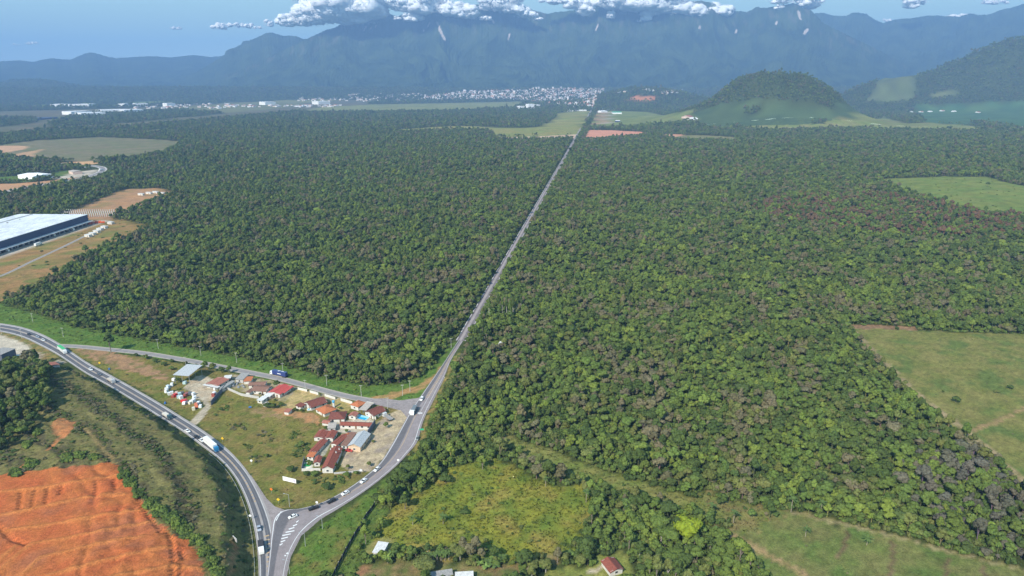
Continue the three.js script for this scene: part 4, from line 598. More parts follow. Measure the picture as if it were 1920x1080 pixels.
function palm(px, py, h, label, o = {}) { const q = onGround(px, py), t = thing(o.name ?? 'palm_tree', label, 'palm', q[0], q[1], q[2], rr(0, 6), o.group); const tr = part('trunk', palmTrunkG, palmBark, t); tr.scale.set(o.thick ?? 1, h, o.thick ?? 1); const n = o.n ?? 11; for (let i = 0; i < n; i++) { const f = part('frond', o.banana ? bananaG : frondG, o.mat ?? frondM, t); f.position.y = h; f.rotation.set(0, i * 2.4, o.banana ? rr(0.25, 0.9) : rr(0, 0.85), 'YXZ'); f.scale.setScalar((o.size ?? 1) * rr(0.85, 1.15)); } return t; }
palm(831, 982, 4.2, 'short palm on the yellow meadow, right of its pair'); palm(774, 984, 4, 'short palm on the yellow meadow, left of its pair'); palm(1023, 912, 5, 'slim palm alone at the top of the yellow meadow', { n: 7 }); palm(1099, 942, 6.5, 'tall palm with bare trunk at the meadow right edge', { n: 8 }); palm(1170, 958, 6, 'tall palm with bare trunk in the woods right of the meadow', { n: 8 });
['leftmost', 'second', 'third', 'fourth', 'fifth', 'sixth', 'rightmost'].forEach((w, i) => palm(798 + i * 7.3, 1056 - i * 0.9, 4.6, `${w} palm in the row behind the grey roof`, { n: 9, size: 0.85 }));
[[1334, 970, 7], [1375, 980, 6], [1483, 960, 7.5], [1538, 965, 7], [1625, 1022, 4], [1510, 1006, 4.5], [1620, 970, 5]].forEach(([a, b, h], i) => palm(a, b, h, ['palm leaning at the grassy trail end', 'slim palm left of the paddock gate', 'tall pale palm at the forest edge above the paddock', 'second tall palm at the forest edge above the paddock', 'short dark palm in the paddock below the track', 'palm at the left end of the paddock', 'palm in the forest edge right of the tall pair'][i], { n: 9 }));
{ const L = [[900, 1062], [908, 1056], [917, 1060], [925, 1052], [934, 1058], [942, 1050], [912, 1068], [930, 1066]]; L.forEach(([a, b], i) => palm(a, b, 1.6, 'broad-leaved banana plant in the clump right of the grey roof', { n: 9, banana: true, mat: i % 3 ? frondM : bananaM, name: 'banana_plant', group: 'banana clump right of the grey roof', size: 1.1 })); const M = [[1070, 1042], [1078, 1046], [1086, 1040], [1095, 1044], [1103, 1038], [1112, 1036], [1120, 1032], [1126, 1034]]; M.forEach(([a, b], i) => palm(a, b, 1.5, 'broad-leaved banana plant in the patch left of the cottage', { n: 8, banana: true, mat: i % 2 ? bananaM : frondM, name: 'banana_plant', group: 'banana patch left of the cottage' })); }
palm(735, 1048, 3.2, 'leaning palm below the white shed', { n: 9 }); palm(727, 1056, 3.2, 'drooping yellow palm below the white shed', { n: 9, mat: frondLime });

// ---------------------------------------------------------------- buildings
function stripTex(base, alt, n, seed) { const W = 256, d = new Uint8Array(W * W * 4), a = periodic(W, 64, seed), b = periodic(W, 9, seed + 3); for (let y = 0; y < W; y++) for (let x = 0; x < W; x++) { const k = Math.abs(Math.sin(x / W * Math.PI * n)), g = 0.82 + 0.3 * a[y * W + x] * 0.6 + 0.35 * (b[y * W + x] - 0.5), o = (y * W + x) * 4; for (let c = 0; c < 3; c++) d[o + c] = clamp(lerp(alt[c], base[c], ss(0.1, 0.5, k)) * g) * 255; d[o + 3] = 255; } const t = new THREE.DataTexture(d, W, W); t.wrapS = t.wrapT = THREE.RepeatWrapping; t.magFilter = THREE.LinearFilter; t.needsUpdate = true; return t; }
const tiled = (c, seed) => new THREE.MeshPhysicalMaterial({ map: stripTex(c, c.map((v) => v * 0.7), 12, seed), roughness: 0.9, specularIntensity: 0.3 });
const RED = tiled([0.3, 0.095, 0.065], 3), DRED = tiled([0.22, 0.08, 0.06], 5), ORNG = tiled([0.52, 0.18, 0.08], 7), BRWN = tiled([0.27, 0.15, 0.11], 9), CRIM = tiled([0.55, 0.1, 0.085], 13), GREY = tiled([0.36, 0.35, 0.33], 15), ZINC = tiled([0.5, 0.52, 0.53], 17), WHIT = tiled([0.7, 0.69, 0.66], 19), BEIG = tiled([0.5, 0.44, 0.38], 21), ROSY = tiled([0.42, 0.17, 0.12], 23), NAVY = mat(0.055, 0.07, 0.13, 0.6);
const plaster = (c) => new THREE.MeshPhysicalMaterial({ color: new THREE.Color().setRGB(...c), map: grain, roughness: 0.95, specularIntensity: 0.2 });
const WW = plaster([0.78, 0.75, 0.69]), CREAM = plaster([0.8, 0.6, 0.42]), GREYW = plaster([0.6, 0.58, 0.55]), DARKW = plaster([0.16, 0.17, 0.2]), PINKW = plaster([0.8, 0.6, 0.5]);
const glassM = mat(0.03, 0.035, 0.04, 0.15), doorM = mat(0.2, 0.12, 0.07, 0.7), frameM = mat(0.7, 0.68, 0.63, 0.7), steelM = mat(0.3, 0.3, 0.31, 0.5);
// a house from three eave corners (near left, near right, far right) measured at eave height
function house(label, A, B, C, eave, o = {}) {
  if (eave < 5) eave *= 0.84;
  const b0 = onGround(...B), far = -b0[2] > 2500, base = far ? b0[1] : 0, a = at(...A, eave + base), b = at(...B, eave + base), c = at(...C, eave + base), ux = b[0] - a[0], uz = b[2] - a[2], W = Math.hypot(ux, uz), e = [ux / W, uz / W], f = [-e[1], e[0]];
  let D = (c[0] - b[0]) * f[0] + (c[2] - b[2]) * f[1]; const s = Math.sign(D); D = far ? Math.min(Math.abs(D), W * 0.9, 160) : Math.abs(D); const cx = a[0] + ux / 2 + f[0] * s * D / 2, cz = a[2] + uz / 2 + f[1] * s * D / 2;
  return houseAt(label, cx, far ? Math.min(base, hgt(cx, cz)) : hgt(cx, cz), cz, Math.atan2(-e[1], e[0]), W, D, eave, o);
}
function houseAt(label, x, y, z, turn, W, D, eave, o = {}) { // local x = along the near side, -z = away
  const g = thing(o.name ?? 'house', label, o.category ?? 'house', x, y, z, turn, o.group), oh = o.over ?? 0.45, w = W - oh * 2, d = D - oh * 2, wallM = o.wall ?? WW, roofM = o.roof ?? RED, rise = o.rise ?? Math.min(W, D) * 0.19, type = o.type ?? 'gable', alongX = o.alongX ?? W >= D;
  const wall = o.open ? null : part('wall', box(w, eave + 0.5, d, 0, eave / 2 - 0.25, 0), wallM, g);
  if (o.open) for (const sx of [-1, 0, 1]) for (const sz of [-1, 1]) part('post', new THREE.CylinderGeometry(0.16, 0.16, eave + 0.5, 8).translate(sx * w * 0.48, eave / 2 - 0.25, sz * d * 0.46), steelM, g);
  const hx = W / 2, hz = D / 2, th = 0.16, y0 = eave, y1 = eave + rise; const uvq = (q, L, S) => q;
  const slab = (p) => { const lo = p.map(([X, Y, Z]) => [X, Y - th, Z]), v = [], uv = [], f = (i, j, k) => { for (const [P, t] of [i, j, k]) { v.push(...P); uv.push(...t); } }; const U = (P) => [alongX ? P[0] / 3 : P[2] / 3, alongX ? P[2] / 3 : P[0] / 3]; for (let i = 1; i + 1 < p.length; i++) { f([p[0], U(p[0])], [p[i], U(p[i])], [p[i + 1], U(p[i + 1])]); f([lo[0], U(p[0])], [lo[i + 1], U(p[i + 1])], [lo[i], U(p[i])]); } for (let i = 0; i < p.length; i++) { const j = (i + 1) % p.length; f([p[i], [0, 0]], [lo[i], [0, 0]], [lo[j], [0, 0]]); f([p[i], [0, 0]], [lo[j], [0, 0]], [p[j], [0, 0]]); } return tri(v, uv); };
  const swap = (P) => (alongX ? P : P); void swap; void uvq;
  if (type === 'flat') part('roof', slab([[-hx, y0 + 0.3, hz], [hx, y0 + 0.3, hz], [hx, y0 + 0.3, -hz], [-hx, y0 + 0.3, -hz]]), roofM, g);
  else if (type === 'mono') part('roof', slab([[-hx, y0 + 0.2, hz], [hx, y0 + 0.2, hz], [hx, y0 + rise + 0.2, -hz], [-hx, y0 + rise + 0.2, -hz]]), roofM, g);
  else if (alongX) {
    const k = type === 'hip' ? Math.min(hx * 0.9, hz) : 0;
    const r1 = [-hx + k, y1, 0], r2 = [hx - k, y1, 0]; part('roof_slope', slab([[-hx, y0, hz], [hx, y0, hz], r2, r1]), roofM, g); part('roof_slope', slab([[hx, y0, -hz], [-hx, y0, -hz], r1, r2]), o.roof2 ?? roofM, g);
    if (k) { part('roof_slope', slab([[hx, y0, hz], [hx, y0, -hz], r2]), roofM, g); part('roof_slope', slab([[-hx, y0, -hz], [-hx, y0, hz], r1]), roofM, g); }
    else for (const sx of [-1, 1]) { const X = sx * w / 2; part('gable', slabGable([[X, eave + 0.25, d / 2], [X, eave + 0.25, -d / 2], [X, eave + 0.02 + rise * (d / D), 0]], sx, 'x'), wallM, g); }
    part('ridge', box(W - 2 * k, 0.12, 0.34, 0, y1 + 0.02, 0), roofM, g);
  } else {
    const k = type === 'hip' ? Math.min(hz * 0.9, hx) : 0, r1 = [0, y1, hz - k], r2 = [0, y1, -hz + k]; part('roof_slope', slab([[-hx, y0, -hz], [-hx, y0, hz], r1, r2]), roofM, g); part('roof_slope', slab([[hx, y0, hz], [hx, y0, -hz], r2, r1]), o.roof2 ?? roofM, g);
    if (k) { part('roof_slope', slab([[-hx, y0, hz], [hx, y0, hz], r1]), roofM, g); part('roof_slope', slab([[hx, y0, -hz], [-hx, y0, -hz], r2]), roofM, g); }
    else for (const sz of [-1, 1]) { const Z = sz * d / 2; part('gable', slabGable([[-w / 2, eave + 0.25, Z], [w / 2, eave + 0.25, Z], [0, eave + 0.02 + rise * (w / W), Z]], sz, 'z'), wallM, g); }
    part('ridge', box(0.34, 0.12, D - 2 * k, 0, y1 + 0.02, 0), roofM, g);
  }
  if (!o.open && !o.blank) {
    const nwin = Math.max(1, Math.floor(w / 4)); for (let i = 0; i < nwin; i++) { const X = -w / 2 + w * (i + 0.5) / nwin; if (i === Math.floor(nwin / 2) && nwin > 1) part('door', box(1, 2.1, 0.1, X, 1.05, d / 2 + 0.03), doorM, g); else { const f = part('window', box(1.5, 1.25, 0.1, X, 1.55, d / 2 + 0.02), frameM, g); part('pane', box(1.25, 1, 0.1, X, 1.55, d / 2 + 0.05), glassM, f); } }
    const ns = Math.max(1, Math.floor(d / 5)); for (let i = 0; i < ns; i++) { const Z = -d / 2 + d * (i + 0.5) / ns; const f = part('window', box(0.1, 1.2, 1.4, w / 2 + 0.02, 1.5, Z), frameM, g); part('pane', box(0.1, 0.95, 1.15, w / 2 + 0.05, 1.5, Z), glassM, f); }
  }
  void wall; return g;
}
function slabGable(p, s, ax) { const t = 0.12, q = p.map(([X, Y, Z]) => (ax === 'x' ? [X - s * t, Y, Z] : [X, Y, Z - s * t])), v = [...p[0], ...p[1], ...p[2], ...q[0], ...q[2], ...q[1]]; for (let i = 0; i < 3; i++) { const j = (i + 1) % 3; v.push(...p[i], ...q[i], ...q[j], ...p[i], ...q[j], ...p[j]); } return tri(v); }
house('house under a dark red roof, farthest left of the garden houses', [568.4, 754.7], [582.5, 765], [610.6, 751], 2.9, { roof: DRED });
house('house with a bright orange red hipped roof and white porch', [590.5, 766.9], [607.8, 776.7], [624.7, 763.1], 2.9, { roof: ORNG, type: 'hip' });
house('large house with a sweeping dark brown red roof in the village middle', [614.4, 786.6], [646.3, 785.6], [654.7, 771], 3.1, { roof: DRED, type: 'hip', rise: 2.2 });
house('small annex with a rosy roof beside the swimming pool', [652, 780], [667, 781.4], [669.9, 773.5], 2.8, { roof: ROSY });
house('white house with an orange hipped roof next to the side road', [655.6, 758.4], [671.6, 763.6], [687.5, 754.7], 3.6, { roof: ORNG, type: 'hip' });
house('carport with a pale flat roof between two houses', [672.5, 768.4], [686.6, 770.4], [702.5, 757.5], 3, { roof: BEIG, type: 'mono', rise: 0.5, open: true, name: 'carport', category: 'carport' });
house('house with a chocolate brown roof nearest the far junction', [682.8, 772], [699.7, 780.5], [717.5, 766], 3.2, { roof: DRED });
house('low building with a pale grey flat roof beside the courtyard', [613.4, 804], [629.4, 803], [636, 792.2], 3, { roof: BEIG, type: 'flat', wall: GREYW });
house('long narrow wing with a thin red roof along the courtyard', [636, 797.5], [697.5, 799.5], [699.7, 792], 2.9, { roof: RED, rise: 0.9 });
house('small shed with a brick red roof left of the courtyard', [602, 792.6], [616, 794.8], [621, 788], 2.4, { roof: ROSY, name: 'shed', category: 'shed', blank: true, rise: 0.7 });
house('red-roofed wing at the top left corner of the walled compound', [587, 820.6], [606.2, 821.6], [609.6, 807], 2.9, { roof: RED, rise: 0.9 });
house('red-roofed wing second from the left at the compound top', [607.4, 821.8], [624.7, 822.4], [629, 808], 3.1, { roof: RED, rise: 0.9 });
house('long narrow red-roofed wing along the left side of the compound', [577.8, 847], [592.8, 848.9], [600.3, 823.4], 2.8, { roof: RED, rise: 0.9, alongX: false });
house('lean-to with a bright orange roof at the left compound corner', [573.6, 856.4], [587.2, 858], [591.4, 849.6], 2.5, { roof: ORNG, type: 'mono', rise: 0.5, name: 'lean_to', category: 'shed' });
house('red gabled hall in the middle of the compound', [619, 832.3], [632.2, 835], [641, 814], 3.4, { roof: RED, alongX: false });
house('narrow orange-tiled wing behind the red gabled hall', [641.6, 820.4], [653, 821.8], [657, 813], 2.8, { roof: ORNG, rise: 0.8 });
house('brown-roofed wing against the pale barn', [638, 835.4], [650.4, 836.6], [669.5, 813], 3, { roof: BRWN, type: 'mono', rise: 0.7 });
house('cream barn with a pale zinc gabled roof beside the sandy forecourt', [650.6, 836.6], [676, 839], [688.6, 812.4], 3.9, { roof: ZINC, alongX: false, wall: CREAM, name: 'barn', category: 'barn', rise: 2 });
{ const b = house('big red-roofed building with three roof vents at the compound front', [602, 879], [624.9, 879], [640.6, 840], 3.6, { roof: RED, alongX: false, rise: 1.8 }); for (const [x, y, z] of [[-2.6, 4.9, -7], [2.4, 4.9, -7], [1.6, 5.1, -3]]) { const v = part('roof_vent', new THREE.CylinderGeometry(0.28, 0.34, 0.9, 10).translate(x, y, z), WW, b); part('cap', new THREE.ConeGeometry(0.45, 0.3, 10).translate(x, y + 0.62, z), steelM, v); } }
house('small red-roofed wing beside the white-walled yard', [587, 868.6], [600.4, 868], [607, 855], 2.9, { roof: RED, rise: 0.9 });
house('house with a large crimson metal roof facing the pasture', [500.8, 736], [524.7, 740], [530.8, 722], 3.3, { roof: CRIM, rise: 1.4 });
house('narrow crimson-roofed side porch right of the crimson house', [527.5, 736.4], [533.4, 737.4], [540.4, 723.4], 3, { roof: CRIM, type: 'mono', rise: 0.4, open: true, name: 'porch', category: 'porch' });
house('long house with a weathered brown roof behind the white roofs', [469, 732.5], [499.4, 734.6], [504, 723], 2.9, { roof: BRWN, rise: 1.2 });
house('brown-roofed row house nearest the side road', [464.7, 723], [497.5, 721.8], [499, 715], 3, { roof: BRWN, rise: 0.9 });
house('small brown-roofed room at the left end of the brown houses', [459, 736], [468, 737], [471.5, 727], 2.8, { roof: BRWN, rise: 0.6, blank: true });
house('shed with a grey fibre roof beside the scrap yard', [440, 711.4], [456, 712.4], [461, 701.4], 3.2, { roof: GREY, type: 'mono', rise: 0.8, wall: GREYW });
house('shed with a rusty orange roof behind the brown houses', [456, 715.8], [471, 715], [473.6, 707], 2.7, { roof: ORNG, type: 'mono', rise: 0.5, blank: true, name: 'shed', category: 'shed' });
house('lower shed with a white sheet roof at the pasture edge', [480.6, 750.6], [491.2, 752.6], [499.4, 744.7], 2.5, { roof: WHIT, type: 'mono', rise: 0.4, name: 'shed', category: 'shed' });
house('upper shed with a white sheet roof by the crimson house', [493.8, 742.4], [505.2, 744.6], [513.4, 738.4], 2.8, { roof: WHIT, type: 'mono', rise: 0.4, name: 'shed', category: 'shed', wall: PINKW });
house('tiny grey lean-to below the white sheds', [491.5, 759], [497, 760], [502, 754.5], 1.8, { roof: BEIG, type: 'mono', rise: 0.3, blank: true, name: 'shed', category: 'shed', wall: GREYW });
house('brick shed with a faded roof in the orange yard', [531, 772.5], [541, 774], [549, 768], 2.2, { roof: ROSY, type: 'mono', rise: 0.4, blank: true, name: 'shed', category: 'shed' });
house('white porch annex left of the dark red roof', [553, 760.4], [564, 764.5], [571, 758], 2.4, { roof: DRED, type: 'mono', rise: 0.4, name: 'annex', category: 'house' });
house('tall open canopy with a big bright metal roof', [323.75, 703.4], [353.75, 705.6], [381, 687.8], 7, { roof: ZINC, type: 'mono', rise: 1.2, open: true, name: 'open_canopy', category: 'canopy' });
house('house with a rusty pink roof in the scrap dealer yard', [384.7, 720], [408, 723.8], [422.6, 709.4], 3.4, { roof: ROSY, rise: 0.9 });
house('white porch roof in front of the rusty pink house', [379.6, 722.6], [408, 728], [410.5, 724.5], 3, { roof: WHIT, type: 'flat', open: true, name: 'porch', category: 'porch' });
house('grey-roofed store right of the rusty pink house', [410, 728.4], [417, 729.6], [428, 713], 3, { roof: GREY, type: 'mono', rise: 0.3, name: 'store', category: 'shed', wall: GREYW });
house('white flat-roofed store behind the rusty pink house', [418, 710.6], [432.5, 709.6], [440, 703], 3.4, { roof: WHIT, type: 'flat', wall: DARKW, name: 'store', category: 'shed' });
house('cottage with a red two-slope roof on the lawn at the bottom', [1143.75, 1074.7], [1170, 1067], [1158.75, 1042], 2.9, { roof: RED, roof2: DRED, rise: 1.1, name: 'cottage' });
house('flat white shed among trees beside the fence', [697.5, 1036.4], [717.8, 1039], [724, 1018], 2.4, { roof: WHIT, type: 'mono', rise: 0.3, name: 'shed', category: 'shed' });
house('grey metal roofed shed cut by the bottom edge', [806, 1086], [850, 1079], [849.5, 1068], 2.8, { roof: GREY, type: 'mono', rise: 0.5, name: 'shed', category: 'shed' });
house('white-roofed porch cut by the bottom edge, right of the grey shed', [853, 1084], [888, 1082], [886, 1072], 2.6, { roof: WHIT, type: 'mono', rise: 0.3, name: 'porch', category: 'porch' });
house('small house with a red roof left of the highway', [80, 696], [90, 702], [104, 688], 2.8, { roof: ROSY, rise: 0.9 });
house('dark blue walled shed with a white roof by the concrete yard', [2, 680], [30, 679], [41, 666], 4.2, { roof: WHIT, type: 'mono', rise: 0.6, wall: NAVY, name: 'shed', category: 'shed' });
house('dark tower block at the left edge of the concrete yard', [-24, 664], [2, 666], [6, 652], 11, { roof: GREY, type: 'flat', wall: DARKW, name: 'tower_block', category: 'building', blank: true });
house('tiny orange-walled house hidden in forest right of the straight road', [934, 645.5], [942, 646], [948, 641], 2.8, { roof: WHIT, wall: PINKW, rise: 0.7 });
// pools and courtyards
{ const p = fan(flat([[668.5, 784], [686, 788.5], [692.5, 782.5], [673.5, 777]]), 0.12), o = thing('swimming_pool', 'turquoise swimming pool with pale blue deck between red roofs', 'pool', 0, 0, 0); part('deck', p, mat(0.3, 0.62, 0.75, 0.7), o); part('water', fan(flat([[670.5, 785], [684, 788], [688, 784.6], [675, 781.6]]), 0.17), mat(0.02, 0.36, 0.62, 0.08), o); }
{ const c = at(576.5, 871.5), o = thing('garden_pool', 'small kidney-shaped green pool in the white-walled yard', 'pool', c[0], 0, c[2]); const s = new THREE.Shape(); for (let i = 0; i <= 24; i++) { const a = i / 24 * 6.2832, r = 1.9 + 0.35 * Math.cos(2 * a) - 0.3 * Math.sin(a); i ? s.lineTo(Math.cos(a) * r, Math.sin(a) * r * 1.15) : s.moveTo(r, 0); } part('coping', new THREE.ShapeGeometry(s).rotateX(-Math.PI / 2).scale(1.14, 1, 1.14).translate(0, 0.1, 0), WW, o); part('water', new THREE.ShapeGeometry(s).rotateX(-Math.PI / 2).translate(0, 0.14, 0), mat(0.03, 0.3, 0.07, 0.1), o); }
{ const c = at(581, 768.5), o = thing('garden_pool', 'small bright blue pool tub beside the dark red roof', 'pool', c[0], 0, c[2], 0.5); part('tub', box(3.6, 0.7, 2.6, 0, 0.35, 0), WW, o); part('water', box(2.6, 0.06, 1.6, 0, 0.72, 0), mat(0.05, 0.5, 0.65, 0.1), o); }
{ const c = at(626, 764), o = thing('water_tank', 'round blue water tank on a white tower between two roofs', 'tank', c[0], 0, c[2]); part('tower', box(1.2, 3.6, 1.2, 0, 1.8, 0), WW, o); part('tank', new THREE.CylinderGeometry(0.95, 0.8, 1.3, 16).translate(0, 4.26, 0), mat(0.1, 0.38, 0.6, 0.5), o); part('lid', new THREE.CylinderGeometry(0.5, 0.97, 0.3, 16).translate(0, 5.05, 0), mat(0.12, 0.42, 0.64, 0.5), o); }
function freeWall(label, pts, h, t, m, name = 'boundary_wall', category = 'wall') { const q = pts.map(([a, b]) => onGround(a, b)), o = thing(name, label, category, q[0][0], q[0][1], q[0][2]); for (let i = 0; i + 1 < q.length; i++) { const dx = q[i + 1][0] - q[i][0], dz = q[i + 1][2] - q[i][2], L = Math.hypot(dx, dz), s = part('wall_section', box(L, h + 0.6, t, L / 2, h / 2 - 0.3, 0), m, o); s.position.set(q[i][0] - q[0][0], 0, q[i][2] - q[0][2]); s.rotation.y = Math.atan2(-dz, dx); const cp = part('coping', box(L, 0.08, t + 0.1, L / 2, h + 0.04, 0), m, s); void cp; } return o; }
freeWall('cream boundary wall of the empty sandy lot beside the side road', [[558.5, 730.5], [576, 734.5]], 1.7, 0.2, WW); freeWall('second stretch of cream wall beyond the gate of the sandy lot', [[581, 736], [597, 740.5]], 1.7, 0.2, WW);
freeWall('white garden wall behind the house with the water tank', [[639, 751.5], [661, 758]], 1.9, 0.2, WW); freeWall('white wall along the side road right of the driveway', [[609, 743], [629, 749]], 1.7, 0.2, WW); freeWall('white wall corner by the chocolate brown roof', [[688, 757.5], [701, 760]], 1.9, 0.2, WW);
freeWall('long grey wall between the scrap yard and the pasture', [[423, 729], [452, 742], [486, 748]], 1.8, 0.2, GREYW); freeWall('tall dark wall running down from the rusty pink house', [[396, 760], [409, 744], [424, 727]], 3, 0.25, DARKW); freeWall('tall slate-coloured wall at the right of the paved courtyard', [[690, 818], [698, 806], [704, 797]], 4, 0.3, DARKW);
freeWall('low white wall in front of the compound and green pool yard', [[566, 883.6], [585, 883], [601, 882.6]], 1.6, 0.2, WW); freeWall('grey side wall of the green pool yard', [[566, 883], [571, 861]], 2, 0.2, DARKW); freeWall('low stone wall along the compound front towards the road', [[626, 889], [650, 887], [680, 884]], 0.9, 0.3, GREYW);
freeWall('white garden wall around the house with chocolate roof', [[683, 772], [694, 779], [705, 787]], 1.9, 0.2, WW);
// big warehouse at the left
{ const E1 = 15, a = at(-60, 471, E1), b = at(163.75, 402.5, E1), c = at(41, 400.6, E1), W = Math.hypot(b[0] - a[0], b[2] - a[2]), e = [(b[0] - a[0]) / W, (b[2] - a[2]) / W], D = Math.abs((c[0] - b[0]) * -e[1] + (c[2] - b[2]) * e[0]);
  const o = thing('warehouse', 'huge white-roofed warehouse with navy front at the left edge', 'warehouse', (a[0] + b[0]) / 2 + e[1] * D / 2, 0, (a[2] + b[2]) / 2 - e[0] * D / 2, Math.atan2(-e[1], e[0]));
  part('wall', box(W, E1, D, 0, E1 / 2, 0), NAVY, o); part('roof', box(W + 1, 0.5, D + 1, 0, E1 + 0.26, 0), new THREE.MeshPhysicalMaterial({ color: new THREE.Color().setRGB(0.88, 0.9, 0.92), roughness: 0.5, map: grain }), o); part('roof_strip', box(W * 0.98, 0.4, 4, 0, E1 + 0.75, -D * 0.3), mat(0.36, 0.37, 0.36, 0.8), o);
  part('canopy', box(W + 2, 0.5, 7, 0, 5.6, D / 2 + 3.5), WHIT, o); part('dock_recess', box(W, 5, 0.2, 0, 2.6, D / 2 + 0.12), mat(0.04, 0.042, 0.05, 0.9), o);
  for (let i = 0; i < 22; i++) { const x = -W / 2 + 6 + i * (W - 12) / 21; part('dock_door', box(3.2, 3.6, 0.15, x, 2.3, D / 2 + 0.32), mat(0.3, 0.31, 0.33, 0.7), o); }
  for (let i = 0; i < 15; i++) part('canopy_post', box(0.35, 5.4, 0.35, -W / 2 + 2 + i * (W - 4) / 14, 2.7, D / 2 + 6.6), steelM, o); }
const FARW = mat(0.88, 0.87, 0.85, 0.8);
function shedAt(label, A, B, C, h, o) { return house(label, A, B, C, h, { blank: true, wall: FARW, roof: FARW, name: 'industrial_building', category: 'building', over: 0.3, ...o }); }
shedAt('white hangar beside the distant highway bend', [62, 331], [101, 326.5], [86, 322], 8, { rise: 2 }); shedAt('beige small building on the paved yard by the far bend', [136, 322.5], [154, 321], [155, 318], 6, { rise: 1.5, wall: PINKW, roof: BEIG });
shedAt('dark blue roofed factory at the far left edge', [-40, 222], [70, 222.5], [75, 219], 8, { type: 'flat', roof: NAVY, wall: NAVY });
[['white square hall, leftmost of the far white factory cluster', 133, 172, 210.5, 206.5], ['long white hall below the factory cluster', 152, 198, 213, 210], ['white hall in the middle of the far factory cluster', 190, 245, 208, 204], ['white hall at the right end of the far factory cluster', 232, 272, 207.5, 204]].forEach(([l, x0, x1, y0, y1]) => shedAt(l, [x0, y0 - 1], [x1, y0 - 2.4], [x1, y1 - 1], 20, { type: 'flat' }));
[['long white plant on the far left plain', 92, 165, 189, 185.5], ['thin white plant behind the long far left plant', 95, 150, 185.5, 184], ['white far factory left of the village strip', 252, 276, 187, 184], ['second white far factory at the foot of the hills', 312, 328, 188.5, 185], ['white hall at the foot of the massif', 496, 516, 180.5, 178], ['white hall near the mountain foot right of it', 596, 618, 179, 176.5], ['tiny white hall high on the far left plain', 232, 240, 181.4, 180.4]].forEach(([l, x0, x1, y0, y1]) => shedAt(l, [x0, y0], [x1, y0 - 0.4], [x1, y1], 26, { type: 'flat' }));
[['tall white silo block of the mill in front of the town', 991, 1002, 195, 189, 40], ['left white block of the mill in front of the town', 974, 984, 199, 195, 26], ['right white block of the mill in front of the town', 1003, 1012, 196, 192, 24], ['low white annex of the town mill', 1013, 1021, 196.6, 194, 10], ['grey shed by the straight road at the town edge', 1083, 1100, 206, 204, 8], ['white sheds left of the straight road at town edge', 1040, 1075, 207, 205, 8]].forEach(([l, x0, x1, y0, y1, h]) => shedAt(l, [x0, y0], [x1, y0 - 0.2], [x1, y1], h, { type: 'flat' }));
shedAt('white rounded hall right of the straight road', [1127, 208.5], [1139, 208], [1139, 205.5], 9, { rise: 3 }); shedAt('long turquoise green roofed sports hall on the far field', [1149, 211], [1166, 211], [1166, 208], 9, { type: 'mono', rise: 4, roof: mat(0.02, 0.36, 0.22, 0.6) }); shedAt('small white and blue pavilion on the far field', [1154, 226], [1163, 226], [1162, 222.5], 6, { rise: 2, wall: NAVY }); shedAt('white sheds behind the sports hall', [1140, 203], [1160, 202.5], [1160, 201], 7, { type: 'flat' });
shedAt('pinkish house group at the left foot of the round hill', [1294, 206], [1301, 205.4], [1302, 201], 7, { roof: ROSY, wall: PINKW }); shedAt('pale shed below the round hill on the left', [1300, 214], [1310, 213.6], [1310, 211.5], 5, {});
[[1698, 209], [1708, 206], [1728, 206], [1745, 204], [1768, 202], [1790, 203], [1835, 206], [1915, 239]].forEach(([x, y], i) => shedAt(['first', 'second', 'third', 'fourth', 'fifth', 'sixth', 'seventh', 'rightmost'][i] + ' small farm building from the left in the crop fields', [x, y], [x + 5, y - 0.1], [x + 5, y - 1.2], 4, { roof: i % 2 ? WHIT : ROSY }));
